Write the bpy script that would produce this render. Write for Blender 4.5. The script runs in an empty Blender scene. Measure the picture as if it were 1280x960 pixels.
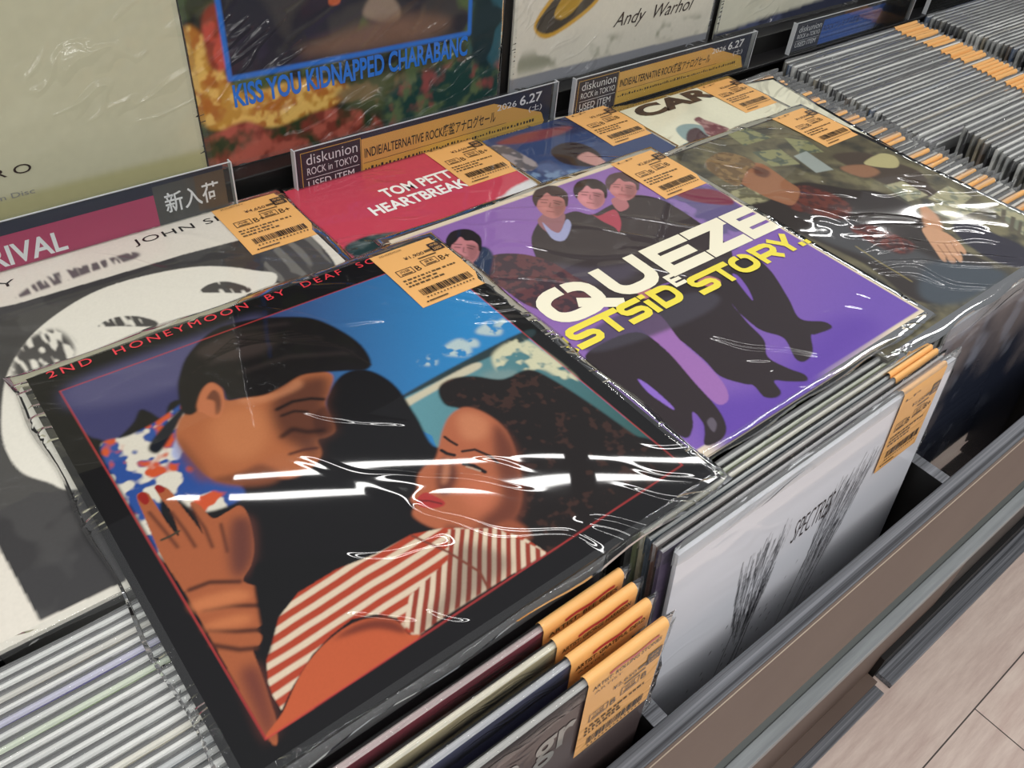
import bpy, bmesh, math, random
import numpy as np
from mathutils import Matrix, Vector

random.seed(7); rng = np.random.RandomState(11)
scene = bpy.context.scene
COL = scene.collection

# ------------------------------------------------------------------ camera, world, lights, exposure
cam_d = bpy.data.cameras.new('camera'); cam = bpy.data.objects.new('camera', cam_d); COL.objects.link(cam)
cam_d.lens = 29.472; cam_d.sensor_width = 36.0; cam_d.clip_start = 0.01
Rw = np.array([[0.777491, -0.623579, 0.081592], [-0.379465, -0.568621, -0.729847], [0.501513, 0.536488, -0.678723]])
Cw = np.array([-0.02401, -0.48045, 0.38244])
M = Matrix(((Rw[0][0], -Rw[1][0], -Rw[2][0], Cw[0]), (Rw[0][1], -Rw[1][1], -Rw[2][1], Cw[1]),
            (Rw[0][2], -Rw[1][2], -Rw[2][2], Cw[2]), (0, 0, 0, 1)))
cam.matrix_world = M
scene.camera = cam
scene.view_settings.view_transform = 'Standard'; scene.view_settings.look = 'None'
scene.view_settings.gamma = 1.0; scene.view_settings.use_curve_mapping = False
scene.view_settings.exposure = 0.0
scene.cycles.use_denoising = True
scene.cycles.max_bounces = 8; scene.cycles.transparent_max_bounces = 24
scene.cycles.caustics_reflective = False; scene.cycles.caustics_refractive = False
world = bpy.data.worlds.new('shop_light'); scene.world = world; world.use_nodes = True
world.node_tree.nodes['Background'].inputs[0].default_value = (0.93, 0.96, 1.0, 1)
world.node_tree.nodes['Background'].inputs[1].default_value = 0.24
# rows of paired fluorescent tubes on the ceiling, two metres above the bins; frontmost row added as fill light
TUBE_DIR = math.atan2(-0.53, 0.85)
def tube(x, y, z=2.0, L=1.2, w=0.030, power=5.6):
    ld = bpy.data.lights.new('ceiling_and_fill_tube', 'AREA'); ld.shape = 'RECTANGLE'; ld.size = L; ld.size_y = w; ld.energy = power
    ld.color = (1.0, 0.985, 0.96)
    o = bpy.data.objects.new('ceiling_and_fill_tube', ld); COL.objects.link(o)
    o.location = (x, y, z); o.rotation_euler = (0, 0, TUBE_DIR)
tdx, tdy = math.cos(TUBE_DIR), math.sin(TUBE_DIR)
for (bx, by, pw) in ((1.08, 1.22, 4.4), (0.2, -0.15, 4.0), (2.3, 2.6, 5), (-0.7, -1.5, 7.5), (-1.6, -2.9, 9.0)):  # last row is an added fill that brightens the upright faces
    for k in (-2, -1, 0, 1, 2):
        for s in (-0.06, 0.06):
            tube(bx + tdx * 1.3 * k - tdy * s, by + tdy * 1.3 * k + tdx * s, power=pw)

# ------------------------------------------------------------------ helpers
def lin(h):
    if not isinstance(h, str): return [((c / 255 + 0.055) / 1.055) ** 2.4 if c > 10 else c / 255 / 12.92 for c in h]
    v = [int(h[i:i + 2], 16) / 255 for i in (0, 2, 4)]
    return [((c + 0.055) / 1.055) ** 2.4 if c > 0.04045 else c / 12.92 for c in v]
def rgba(h): return tuple(lin(h)) + (1,)

def mat(name, color=None, rough=0.5, coat=0.0, coat_rough=0.05, wrinkle=None, attr=None, objcol=False, metal=0.0, spec=0.5, bump=None):
    m = bpy.data.materials.new(name); m.use_nodes = True
    nt = m.node_tree; N = nt.nodes; L = nt.links
    b = N['Principled BSDF']
    b.inputs['Roughness'].default_value = rough; b.inputs['Metallic'].default_value = metal
    b.inputs['Specular IOR Level'].default_value = spec
    if color is not None: b.inputs['Base Color'].default_value = rgba(color)
    if attr:
        a = N.new('ShaderNodeAttribute'); a.attribute_name = attr; L.new(a.outputs['Color'], b.inputs['Base Color'])
    if objcol:
        a = N.new('ShaderNodeObjectInfo')
        if objcol == 'edge':
            mx = N.new('ShaderNodeMix'); mx.data_type = 'RGBA'; mx.inputs[0].default_value = 0.5
            L.new(a.outputs['Color'], mx.inputs[6]); mx.inputs[7].default_value = rgba('e6e5e0')
            tc = N.new('ShaderNodeTexCoord'); mp = N.new('ShaderNodeMapping'); mp.inputs['Scale'].default_value = (6, 900, 6)
            nz = N.new('ShaderNodeTexNoise'); nz.inputs['Scale'].default_value = 1.0; nz.inputs['Detail'].default_value = 2
            L.new(tc.outputs['Object'], mp.inputs[0]); L.new(mp.outputs[0], nz.inputs[0])
            rp = N.new('ShaderNodeMapRange'); rp.inputs[1].default_value = 0.35; rp.inputs[2].default_value = 0.65; rp.inputs[3].default_value = 0.70; rp.inputs[4].default_value = 1.15
            L.new(nz.outputs[0], rp.inputs[0])
            mu = N.new('ShaderNodeVectorMath'); mu.operation = 'SCALE'; L.new(mx.outputs[2], mu.inputs[0]); L.new(rp.outputs[0], mu.inputs['Scale'])
            L.new(mu.outputs[0], b.inputs['Base Color'])
        else: L.new(a.outputs['Color'], b.inputs['Base Color'])
    if coat:
        b.inputs['Coat Weight'].default_value = coat; b.inputs['Coat Roughness'].default_value = coat_rough
        b.inputs['Coat IOR'].default_value = 1.40
    if wrinkle:
        n = wrinkle_nodes(nt, *wrinkle); L.new(n, b.inputs['Coat Normal'])
    return m

def wrinkle_nodes(nt, scale, strength, rot, seed=0.0, aniso=4.5, dist=.0016):
    """creased clear film: long sharp ridges over broad soft waves"""
    N = nt.nodes; L = nt.links
    tc = N.new('ShaderNodeTexCoord')
    mp = N.new('ShaderNodeMapping'); mp.inputs['Rotation'].default_value = (0, 0, rot); mp.inputs['Location'].default_value = (seed, seed * 1.7, seed * .3)
    L.new(tc.outputs['Object'], mp.inputs[0])
    wp = N.new('ShaderNodeTexNoise'); wp.inputs['Scale'].default_value = 9; wp.inputs['Detail'].default_value = 1
    L.new(mp.outputs[0], wp.inputs[0])
    ad = N.new('ShaderNodeMix'); ad.data_type = 'RGBA'; ad.blend_type = 'LINEAR_LIGHT'; ad.inputs[0].default_value = 0.035
    L.new(mp.outputs[0], ad.inputs[6]); L.new(wp.outputs['Color'], ad.inputs[7])
    m2 = N.new('ShaderNodeMapping'); m2.inputs['Scale'].default_value = (scale, scale * aniso, scale * aniso)
    L.new(ad.outputs[2], m2.inputs[0])
    n1 = N.new('ShaderNodeTexNoise'); n1.inputs['Scale'].default_value = 1.0; n1.inputs['Detail'].default_value = 1.0; n1.inputs['Roughness'].default_value = 0.45
    L.new(m2.outputs[0], n1.inputs[0])
    s = N.new('ShaderNodeMath'); s.operation = 'SUBTRACT'; s.inputs[1].default_value = 0.5; L.new(n1.outputs[0], s.inputs[0])
    a = N.new('ShaderNodeMath'); a.operation = 'ABSOLUTE'; L.new(s.outputs[0], a.inputs[0])
    p = N.new('ShaderNodeMapRange'); p.interpolation_type = 'SMOOTHSTEP'; p.inputs[1].default_value = 0.0; p.inputs[2].default_value = .07; p.inputs[3].default_value = 1.0; p.inputs[4].default_value = 0.0
    L.new(a.outputs[0], p.inputs[0])
    n3 = N.new('ShaderNodeTexNoise'); n3.inputs['Scale'].default_value = scale * .9; n3.inputs['Detail'].default_value = 1
    L.new(mp.outputs[0], n3.inputs[0])
    g = N.new('ShaderNodeMapRange'); g.interpolation_type = 'SMOOTHSTEP'; g.inputs[1].default_value = .48; g.inputs[2].default_value = .66; L.new(n3.outputs[0], g.inputs[0])
    pg = N.new('ShaderNodeMath'); pg.operation = 'MULTIPLY'; L.new(p.outputs[0], pg.inputs[0]); L.new(g.outputs[0], pg.inputs[1])
    n2 = N.new('ShaderNodeTexNoise'); n2.inputs['Scale'].default_value = 1.0; n2.inputs['Detail'].default_value = 1.0
    m3 = N.new('ShaderNodeMapping'); m3.inputs['Scale'].default_value = (scale * .6, scale * 1.5, scale * 1.5); L.new(mp.outputs[0], m3.inputs[0]); L.new(m3.outputs[0], n2.inputs[0])
    mm = N.new('ShaderNodeMath'); mm.operation = 'MULTIPLY_ADD'; mm.inputs[1].default_value = 2.2; L.new(n2.outputs[0], mm.inputs[0]); L.new(pg.outputs[0], mm.inputs[2])
    bp = N.new('ShaderNodeBump'); bp.inputs['Strength'].default_value = strength; bp.inputs['Distance'].default_value = dist
    L.new(mm.outputs[0], bp.inputs['Height'])
    return bp.outputs[0]

def film_mat(name, haze=0.10, gloss=0.30, rough=0.10, wr=(22, .6, .2)):
    m = bpy.data.materials.new(name); m.use_nodes = True
    nt = m.node_tree; N = nt.nodes; L = nt.links
    for n in list(N):
        if n.type == 'BSDF_PRINCIPLED': N.remove(n)
    out = [n for n in N if n.type == 'OUTPUT_MATERIAL'][0]
    tr = N.new('ShaderNodeBsdfTransparent'); tr.inputs[0].default_value = (.97, .98, .98, 1)
    df = N.new('ShaderNodeBsdfDiffuse'); df.inputs[0].default_value = (.90, .91, .92, 1)
    gl = N.new('ShaderNodeBsdfGlossy'); gl.inputs['Roughness'].default_value = rough
    nb = wrinkle_nodes(nt, *wr); L.new(nb, gl.inputs['Normal'])
    m1 = N.new('ShaderNodeMixShader'); m1.inputs[0].default_value = haze; L.new(tr.outputs[0], m1.inputs[1]); L.new(df.outputs[0], m1.inputs[2])
    lw = N.new('ShaderNodeLayerWeight'); lw.inputs[0].default_value = gloss; L.new(nb, lw.inputs['Normal'])
    m2 = N.new('ShaderNodeMixShader'); L.new(lw.outputs['Fresnel'], m2.inputs[0]); L.new(m1.outputs[0], m2.inputs[1]); L.new(gl.outputs[0], m2.inputs[2])
    L.new(m2.outputs[0], out.inputs[0])
    return m

def grain_mat(name, c1, c2, scale=(3, 90, 90), rough=0.5, spec=0.4):
    m = bpy.data.materials.new(name); m.use_nodes = True
    nt = m.node_tree; N = nt.nodes; L = nt.links; b = N['Principled BSDF']
    tc = N.new('ShaderNodeTexCoord'); mp = N.new('ShaderNodeMapping'); mp.inputs['Scale'].default_value = scale
    L.new(tc.outputs['Object'], mp.inputs[0])
    nz = N.new('ShaderNodeTexNoise'); nz.inputs['Scale'].default_value = 1; nz.inputs['Detail'].default_value = 6; nz.inputs['Roughness'].default_value = .65
    L.new(mp.outputs[0], nz.inputs[0])
    cr = N.new('ShaderNodeValToRGB'); cr.color_ramp.elements[0].position = .34; cr.color_ramp.elements[1].position = .68
    cr.color_ramp.elements[0].color = rgba(c1); cr.color_ramp.elements[1].color = rgba(c2)
    L.new(nz.outputs[0], cr.inputs[0]); L.new(cr.outputs[0], b.inputs['Base Color'])
    b.inputs['Roughness'].default_value = rough; b.inputs['Specular IOR Level'].default_value = spec
    bp = N.new('ShaderNodeBump'); bp.inputs['Strength'].default_value = .15; bp.inputs['Distance'].default_value = .001
    L.new(nz.outputs[0], bp.inputs['Height']); L.new(bp.outputs[0], b.inputs['Normal'])
    return m

def empty(name, loc=(0, 0, 0), rot=(0, 0, 0)):
    o = bpy.data.objects.new(name, None); COL.objects.link(o); o.location = loc; o.rotation_euler = rot
    o.empty_display_size = .02
    return o
def tag(o, label, cat, group=None, kind=None):
    if label: o['label'] = label
    if cat: o['category'] = cat
    if group: o['group'] = group
    if kind: o['kind'] = kind
    return o
def link(name, me, parent=None, loc=(0, 0, 0), rot=(0, 0, 0), label=None):
    o = bpy.data.objects.new(name, me); COL.objects.link(o); o.location = loc; o.rotation_euler = rot
    if parent is not None: o.parent = parent
    if label: o['label'] = label
    return o

# text -> flat triangles, cached
_tc = {}
def glyphs(s, bold=0.0, spacing=1.0):
    k = (s, bold, spacing)
    if k not in _tc:
        cu = bpy.data.curves.new('t', 'FONT'); cu.body = s; cu.size = 1; cu.resolution_u = 4; cu.offset = bold; cu.space_character = spacing
        ob = bpy.data.objects.new('t', cu)
        me = ob.to_mesh()
        v = np.empty(len(me.vertices) * 3); me.vertices.foreach_get('co', v); v = v.reshape(-1, 3)[:, :2]
        f = [tuple(p.vertices) for p in me.polygons]
        ob.to_mesh_clear(); bpy.data.objects.remove(ob); bpy.data.curves.remove(cu)
        if len(v) == 0: v = np.zeros((1, 2)); f = []
        _tc[k] = (v, f)
    return _tc[k]

class MB:
    """collects shapes of one part; local plane (u right, v up) at height z"""
    def __init__(s): s.v = []; s.f = []; s.m = []; s.mats = []
    def mi(s, m):
        if m not in s.mats: s.mats.append(m)
        return s.mats.index(m)
    def add(s, vs, fs, m):
        o = len(s.v); s.v += [tuple(map(float, p)) for p in vs]; k = s.mi(m)
        for f in fs: s.f.append(tuple(i + o for i in f)); s.m.append(k)
    def poly(s, pts, z, m): s.add([(p[0], p[1], z) for p in pts], [tuple(range(len(pts)))], m)
    def rect(s, x0, y0, x1, y1, z, m): s.poly([(x0, y0), (x1, y0), (x1, y1), (x0, y1)], z, m)
    def frame(s, x0, y0, x1, y1, w, z, m):
        s.rect(x0, y0, x1, y0 + w, z, m); s.rect(x0, y1 - w, x1, y1, z, m); s.rect(x0, y0 + w, x0 + w, y1 - w, z, m); s.rect(x1 - w, y0 + w, x1, y1 - w, z, m)
    def text(s, t, x0, y0, w, h, z, m, bold=0.0, shear=0.0, rot=0.0, spacing=1.0, keep=False):
        """fit string t into width w and cap height h with lower left corner x0,y0"""
        v, f = glyphs(t, bold, spacing)
        lo, hi = v.min(0), v.max(0); d = np.maximum(hi - lo, 1e-6)
        p = (v - lo) / d * np.array([w if w else h * d[0] / d[1], h])
        p[:, 0] += shear * p[:, 1]
        c, sn = math.cos(rot), math.sin(rot)
        q = np.stack([p[:, 0] * c - p[:, 1] * sn + x0, p[:, 0] * sn + p[:, 1] * c + y0], 1)
        s.add([(a, b, z) for a, b in q], f, m)
    def stroke(s, pts, w, z, m):
        pts = [np.array(p, float) for p in pts]; n = len(pts); L_, R_ = [], []
        for i, p in enumerate(pts):
            a = pts[max(i - 1, 0)]; b = pts[min(i + 1, n - 1)]; d = b - a; d /= (np.linalg.norm(d) + 1e-9)
            if 0 < i < n - 1:
                d1 = p - a; d1 /= np.linalg.norm(d1); d2 = b - p; d2 /= np.linalg.norm(d2)
                k = 1 / max(.45, math.sqrt(max((1 + d1.dot(d2)) / 2, .01)))
            else: k = 1
            nn = np.array([-d[1], d[0]]) * w / 2 * k
            L_.append(p + nn); R_.append(p - nn)
        s.add([(a[0], a[1], z) for a in L_ + R_], [(i, i + n, i + n + 1, i + 1)[::-1] for i in range(n - 1)], m)
    def box(s, x0, y0, z0, x1, y1, z1, m, top=None):
        vs = [(x0, y0, z0), (x1, y0, z0), (x1, y1, z0), (x0, y1, z0), (x0, y0, z1), (x1, y0, z1), (x1, y1, z1), (x0, y1, z1)]
        s.add(vs, [(0, 3, 2, 1), (0, 1, 5, 4), (1, 2, 6, 5), (2, 3, 7, 6), (3, 0, 4, 7)], m)
        o = len(s.v) - 8; s.f.append((o + 4, o + 5, o + 6, o + 7)); s.m.append(s.mi(top or m))
    def mesh(s, name='part', smooth=False):
        me = bpy.data.meshes.new(name); me.from_pydata(s.v, [], s.f)
        for m in s.mats: me.materials.append(m)
        if s.mats: me.polygons.foreach_set('material_index', s.m)
        if smooth: me.polygons.foreach_set('use_smooth', [True] * len(s.f))
        me.update(); return me
    def build(s, name, parent=None, loc=(0, 0, 0), rot=(0, 0, 0), label=None, bevel=0):
        o = link(name, s.mesh(name), parent, loc, rot, label)
        if bevel:
            b = o.modifiers.new('bevel', 'BEVEL'); b.width = bevel; b.segments = 2; b.limit_method = 'ANGLE'
        return o

# ------------------------------------------------------------------ painting printed covers
def vnoise(n, freq, seed, octaves=3):
    if isinstance(freq, tuple):
        fx, fy = freq; r = np.random.RandomState(seed); g = r.rand(int(fy) + 2, int(fx) + 2)
        ty = np.linspace(0, fy, n); tx = np.linspace(0, fx, n); iy = ty.astype(int); ix = tx.astype(int); ay = (ty - iy)[:, None]; ax = (tx - ix)[None, :]
        return (g[iy][:, ix] * (1 - ax) + g[iy][:, ix + 1] * ax) * (1 - ay) + (g[iy + 1][:, ix] * (1 - ax) + g[iy + 1][:, ix + 1] * ax) * ay
    r = np.random.RandomState(seed); out = np.zeros((n, n)); amp = 1.0; tot = 0
    for o in range(octaves):
        k = int(freq * 2 ** o) + 2
        if k > n: break
        g = r.rand(k + 1, k + 1); t = np.linspace(0, k - 1e-6, n); i = t.astype(int); f = t - i; f = f * f * (3 - 2 * f)
        a = g[i][:, i] * (1 - f)[None, :] + g[i][:, i + 1] * f[None, :]
        b = g[i + 1][:, i] * (1 - f)[None, :] + g[i + 1][:, i + 1] * f[None, :]
        out += amp * (a * (1 - f)[:, None] + b * f[:, None]); tot += amp; amp *= .5
    return out / tot
def smooth_closed(p, k=6):
    n = len(p); out = []
    for i in range(n):
        a, b, c, d = p[i - 1], p[i], p[(i + 1) % n], p[(i + 2) % n]
        for t in np.arange(k) / k:
            out.append(.5 * (2 * b + (c - a) * t + (2 * a - 5 * b + 4 * c - d) * t * t + (3 * b - a - 3 * c + d) * t ** 3))
    return np.array(out)
def blur(m, r):
    if r < 1: return m
    for _ in range(2):
        for ax in (0, 1):
            k = int(r); c = np.cumsum(np.pad(m, [(k + 1, k) if a == ax else (0, 0) for a in (0, 1)], mode='edge'), axis=ax)
            n = m.shape[ax]
            hi = np.take(c, range(2 * k + 1, 2 * k + 1 + n), axis=ax); lo = np.take(c, range(0, n), axis=ax)
            m = (hi - lo) / (2 * k + 1)
    return m
def poly_mask(n, pts):
    ss = 2; N = n * ss; P = np.asarray(pts) * N
    m = np.zeros((N, N), bool)
    x0, y0 = np.floor(P.min(0)).astype(int) - 1; x1, y1 = np.ceil(P.max(0)).astype(int) + 1
    x0 = max(x0, 0); y0 = max(y0, 0); x1 = min(x1, N); y1 = min(y1, N)
    if x1 <= x0 or y1 <= y0: return np.zeros((n, n))
    X = np.arange(x0, x1) + .5
    Q = np.roll(P, -1, 0)
    for y in range(y0, y1):
        yc = y + .5
        c = ((P[:, 1] <= yc) & (Q[:, 1] > yc)) | ((Q[:, 1] <= yc) & (P[:, 1] > yc))
        if not c.any(): continue
        xs = np.sort(P[c, 0] + (yc - P[c, 1]) / (Q[c, 1] - P[c, 1]) * (Q[c, 0] - P[c, 0]))
        m[y, x0:x1] = np.searchsorted(xs, X) % 2 == 1
    return m.reshape(n, ss, n, ss).mean((1, 3))
def seg_mask(n, pts, w):
    u = (np.arange(n) + .5) / n; X, Y = np.meshgrid(u, u); d = np.full((n, n), 9.0)
    for a, b in zip(pts[:-1], pts[1:]):
        ab = b - a; t = np.clip(((X - a[0]) * ab[0] + (Y - a[1]) * ab[1]) / (ab.dot(ab) + 1e-9), 0, 1)
        d = np.minimum(d, np.hypot(X - a[0] - t * ab[0], Y - a[1] - t * ab[1]))
    return np.clip((w / 2 - d) * n + .5, 0, 1)
def paint(ops, n):
    img = np.zeros((n, n, 3)); u = (np.arange(n) + .5) / n; X, Y = np.meshgrid(u, u); sd = 0
    for kind, col, bl, sm, uv, kw in ops:
        sd += 13
        p = np.array(uv, float).reshape(-1, 2)
        if kind == 'p':
            if sm: p = smooth_closed(p)
            m = poly_mask(n, p)
        else: m = seg_mask(n, p, sm)
        m = blur(m, bl * n * .5)
        if 'noise' in kw:
            f, t = kw['noise']; m = m * np.clip((vnoise(n, f, sd) - t) * 9 + .5, 0, 1)
        c = np.array(lin(col))[None, None, :] * np.ones((n, n, 1))
        if 'grad' in kw:
            c2, g = kw['grad']; g = np.array(g).ravel(); d = np.array([g[2] - g[0], g[3] - g[1]])
            t = np.clip(((X - g[0]) * d[0] + (Y - g[1]) * d[1]) / d.dot(d), 0, 1)[..., None]
            c = c * (1 - t) + np.array(lin(c2)) * t
        if 'stripe' in kw:
            c2, g, duty = kw['stripe']; g = np.array(g).ravel(); d = np.array([g[2] - g[0], g[3] - g[1]])
            wob = (vnoise(n, 5, sd + 3) - .5) * .6
            t = ((X - g[0]) * d[0] + (Y - g[1]) * d[1]) / d.dot(d) * 2 + wob
            q = np.abs((t % 1) - .5) * 2; k = np.clip((q - duty) * 6 + .5, 0, 1)[..., None]
            c = c * (1 - k) + np.array(lin(c2)) * k
        for nn in ('noise2', 'noise3'):
            if nn in kw:
                f, t, c2 = kw[nn]; k = np.clip((vnoise(n, f, sd + len(nn) + ord(nn[-1]), kw.get('oct', 3)) - t) * kw.get('soft', 12) + .5, 0, 1)[..., None]
                c = c * (1 - k) + np.array(lin(c2)) * k
        m = (m * kw.get('alpha', 1.0))[..., None]
        img = img * (1 - m) + c * m
    # paper grain
    img *= (0.96 + 0.08 * np.random.RandomState(3).rand(n, n, 1))
    return img
def cover_mesh(img, size, t, mats, edge=None):
    """square sleeve of thickness t: printed front (dense grid, z = 0 .. front at top), plain edges and back"""
    n = img.shape[0] + 1
    u = np.linspace(0, 1, n); X, Y = np.meshgrid(u * size, -u * size)
    top = np.stack([X.ravel(), Y.ravel(), np.zeros(n * n)], 1)
    idx = np.arange(n * n).reshape(n, n)
    q = np.stack([idx[1:, :-1], idx[1:, 1:], idx[:-1, 1:], idx[:-1, :-1]], -1).reshape(-1, 4)
    ring = np.concatenate([idx[0, :-1], idx[:-1, -1], idx[-1, :0:-1], idx[:0:-1, 0]])
    bot = top[ring].copy(); bot[:, 2] = -t; o = n * n; k = len(ring); a = np.arange(k); b = (a + 1) % k
    side = np.stack([ring[a], ring[b], o + b, o + a], -1)
    me = bpy.data.meshes.new('cover')
    fs = [tuple(f) for f in q.tolist()] + [tuple(f) for f in side.tolist()] + [tuple((o + a).tolist())]
    me.from_pydata(np.concatenate([top, bot]).tolist(), [], fs)
    # vertex colours
    pad = np.pad(img, ((1, 1), (1, 1), (0, 0)), mode='edge')
    vc = (pad[:-1, :-1] + pad[1:, :-1] + pad[:-1, 1:] + pad[1:, 1:]) / 4
    c = np.ones((n * n + k, 4), np.float32); c[:n * n, :3] = vc.reshape(-1, 3)
    c[n * n:, :3] = lin(edge) if edge else c[ring, :3]
    at = me.color_attributes.new('paint', 'FLOAT_COLOR', 'POINT'); at.data.foreach_set('color', c.ravel())
    for m in mats: me.materials.append(m)
    return me

# ------------------------------------------------------------------ materials
PRINT = [mat('printed_card_under_film_%s' % 'abcdefgh'[i], rough=.5, spec=.12, coat=1.0, coat_rough=w[4], wrinkle=(w[0], w[1], w[2], w[3], 4.5, w[5] if len(w) > 5 else .0016), attr='paint')
         for i, w in enumerate(((6, .42, .78, 1.3, .022), (6, .42, .72, 4.1, .022), (10, 1.0, .3, 7.7, .05, .0035), (7, .45, .7, 2.2, .022), (9, .6, .5, 5.4, .03), (11, 1.0, -.5, 8.8, .13, .011), (10, 1.0, -.5, 3.8, .09, .008), (6, .15, .2, 6.1, .04)))]
INK = lambda h, name: mat('ink_' + name, h, rough=.5, spec=.12, coat=1.0, coat_rough=.05)
ink_black = INK('1c1a1a', 'black'); ink_white = INK('e9e7e0', 'white'); ink_cream = INK('e6e0c8', 'cream'); ink_yellow = INK('e0d048', 'yellow')
ink_red = INK('d23a44', 'red'); ink_blue = INK('2d6fc8', 'blue'); ink_brown = INK('3a302e', 'brown'); ink_grey = INK('8a8a86', 'grey'); ink_taggrey = INK('5d4a33', 'tag_print')
ink_purple = INK('7650b0', 'purple'); ink_marker = INK('b83a40', 'marker')
tag_paper = mat('orange_tag_paper', 'dfa762', rough=.6, coat=.5, coat_rough=.12, wrinkle=(14, .35, .2, 3.0))
film = film_mat('clear_film', .02, .20, .06, (18, .5, .2))
film_fold = film_mat('folded_clear_film', .14, .13, .07, (9, .5, .0))
film_crinkle = film_mat('crinkled_clear_film', .26, .40, .10, (40, 1.0, .6))
acrylic_edge = mat('frosted_acrylic_edge', 'b9bcc0', rough=.25)
acrylic = film_mat('clear_acrylic', .01, .10, .03, (2, .02, 0))
jacket = mat('jacket_card', rough=.55, objcol=True, coat=.6, coat_rough=.10, wrinkle=(14, .4, .1, 2.0))
jacket_edge = mat('jacket_edge', rough=.6, objcol='edge')
black_board = mat('black_board', '0e0d0d', rough=.45)
black_plastic = mat('black_plastic', '151416', rough=.3)
grey_wood = grain_mat('grey_wood_grain', '2b2c31', '85878d', (1.6, 240, 240))
grey_wood2 = grain_mat('pale_grey_wood_grain', '868a8c', 'aeb2b4', (2.5, 60, 60))
brown_board = grain_mat('brown_laminate', '5c4c44', '64544b', (5, 5, 5), rough=.45)
worn_edge = mat('worn_edge', 'a89a88', rough=.7); shelf_shadow = mat('shelf_shadow_grey', '6a6e6c', rough=.6)  # the grey strip colour stands for shadow inside the lower tier

# ------------------------------------------------------------------ the setting
FLOOR_Z = -0.85
fm = bpy.data.materials.new('floor_planks'); fm.use_nodes = True
nt = fm.node_tree; N = nt.nodes; L = nt.links
tc = N.new('ShaderNodeTexCoord'); mp = N.new('ShaderNodeMapping'); mp.inputs['Location'].default_value = (0.35, 0.062, 0)
L.new(tc.outputs['Object'], mp.inputs[0])
br = N.new('ShaderNodeTexBrick'); br.inputs['Scale'].default_value = 1; br.inputs['Brick Width'].default_value = .92; br.inputs['Row Height'].default_value = .152
br.inputs['Mortar Size'].default_value = .0012; br.inputs['Mortar Smooth'].default_value = .2; br.inputs['Bias'].default_value = 0
br.inputs['Color1'].default_value = rgba('d0bcb0'); br.inputs['Color2'].default_value = rgba('c2aea4'); br.inputs['Mortar'].default_value = rgba('3a302c')
L.new(mp.outputs[0], br.inputs[0])
mg = N.new('ShaderNodeMapping'); mg.inputs['Scale'].default_value = (9, 70, 70); L.new(tc.outputs['Object'], mg.inputs[0])
ng = N.new('ShaderNodeTexNoise'); ng.inputs['Scale'].default_value = 1; ng.inputs['Detail'].default_value = 7; ng.inputs['Roughness'].default_value = .7; L.new(mg.outputs[0], ng.inputs[0])
mx = N.new('ShaderNodeMix'); mx.data_type = 'RGBA'; mx.blend_type = 'OVERLAY'; mx.inputs[0].default_value = .55
L.new(br.outputs[0], mx.inputs[6]); L.new(ng.outputs[0], mx.inputs[7]); L.new(mx.outputs[2], N['Principled BSDF'].inputs['Base Color'])
N['Principled BSDF'].inputs['Roughness'].default_value = .5
b = MB(); b.box(-1.5, -2.5, FLOOR_Z - .05, 4.0, 3.5, FLOOR_Z, fm)
fl = b.build('floor'); tag(fl, None, None, kind='structure')

# record rack: bins, ledge, back board
rack = tag(empty('record_rack', (.8, -.1, FLOOR_Z)), 'long dark shop rack with open record bins, grey wood-grain front rail and black display ledge', 'display rack')
OFF = (-.8, .1, -FLOOR_Z)
X0, X1 = -.55, 2.3
def rack_part(name, boxes, bevel=.0006, label=None):
    m = MB()
    for bx in boxes: m.box(*bx)
    return m.build(name, rack, OFF, label=label, bevel=bevel)
rack_part('front_rail', [(X0, -.3893, -.322, X1, -.375, -.13, grey_wood)], .0012, 'grey wood-grain rail along the front of the bins')
rack_part('front_panel', [(X0, -.391, -.322, X1, -.3893, -.1304, brown_board)], 0, 'brown laminate front panel under the rail')
rack_part('bin_floor', [(X0, -.374, -.366, X1, .15, -.352, black_board)])
for dx in DIVIDERS if False else (-.112, .237, .590, .928, 1.285, 1.64):
    rack_part('divider', [(dx - .0065, -.375, -.352, dx + .0065, .145, -.131, black_board, grey_wood)], .0005)  # sides coloured black for the shadow in the bins, wood grain on top only
rack_part('display_ledge', [(X0, .150, -.372, X1, .176, .004, black_board)], .001)
rack_part('ledge_lip', [(X0, .1235, -.0225, X1, .150, -.0185, black_plastic)], .001)
rack_part('back_board', [(X0, .176, FLOOR_Z + .02, X1, .196, .37, black_board)], .001)
rack_part('side_support', [(X0, -.33, FLOOR_Z, X0 + .03, .17, -.372, black_board)])
rack_part('side_support', [(X1 - .03, -.33, FLOOR_Z, X1, .17, -.372, black_board)])

# shelf edge under the bins and the lower crates
rack_part('shelf_edge', [(X0, -.3790, -.646, X1, -.361, -.62, grey_wood2)], .001, 'pale grey wood-grain shelf edge')
rack_part('shelf_shadow_strip', [(X0, -.361, -.640, X1, -.345, -.622, shelf_shadow)], .0005, 'dark grey strip standing in for shadow behind the shelf edge')  # grey strip built in place of the shadow behind the edge
cx0, cx1 = X0 + .04, 1.10
r = tag(empty('storage_crate', ((cx0 + cx1) / 2, -.2, FLOOR_Z)), 'long low brown crate under the front bins, ending at the dark gap', 'storage crate')
o = (-(cx0 + cx1) / 2, .2, -FLOOR_Z); zt = -.652
m = MB(); m.box(cx0, -.377, FLOOR_Z + .004, cx1, -.365, zt, brown_board); m.build('front_board', r, o, label='brown laminate front board')
m = MB(); m.box(cx0, -.396, FLOOR_Z, .930, -.377, FLOOR_Z + .0125, brown_board); m.build('plinth', r, o)
m = MB(); m.box(cx0, -.365, FLOOR_Z + .004, cx1, .12, FLOOR_Z + .03, black_board); m.build('base', r, o)
for xx in (cx0, cx1 - .012):
    m = MB(); m.box(xx, -.365, FLOOR_Z + .03, xx + .012, .12, zt, black_board); m.build('side_board', r, o)
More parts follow.
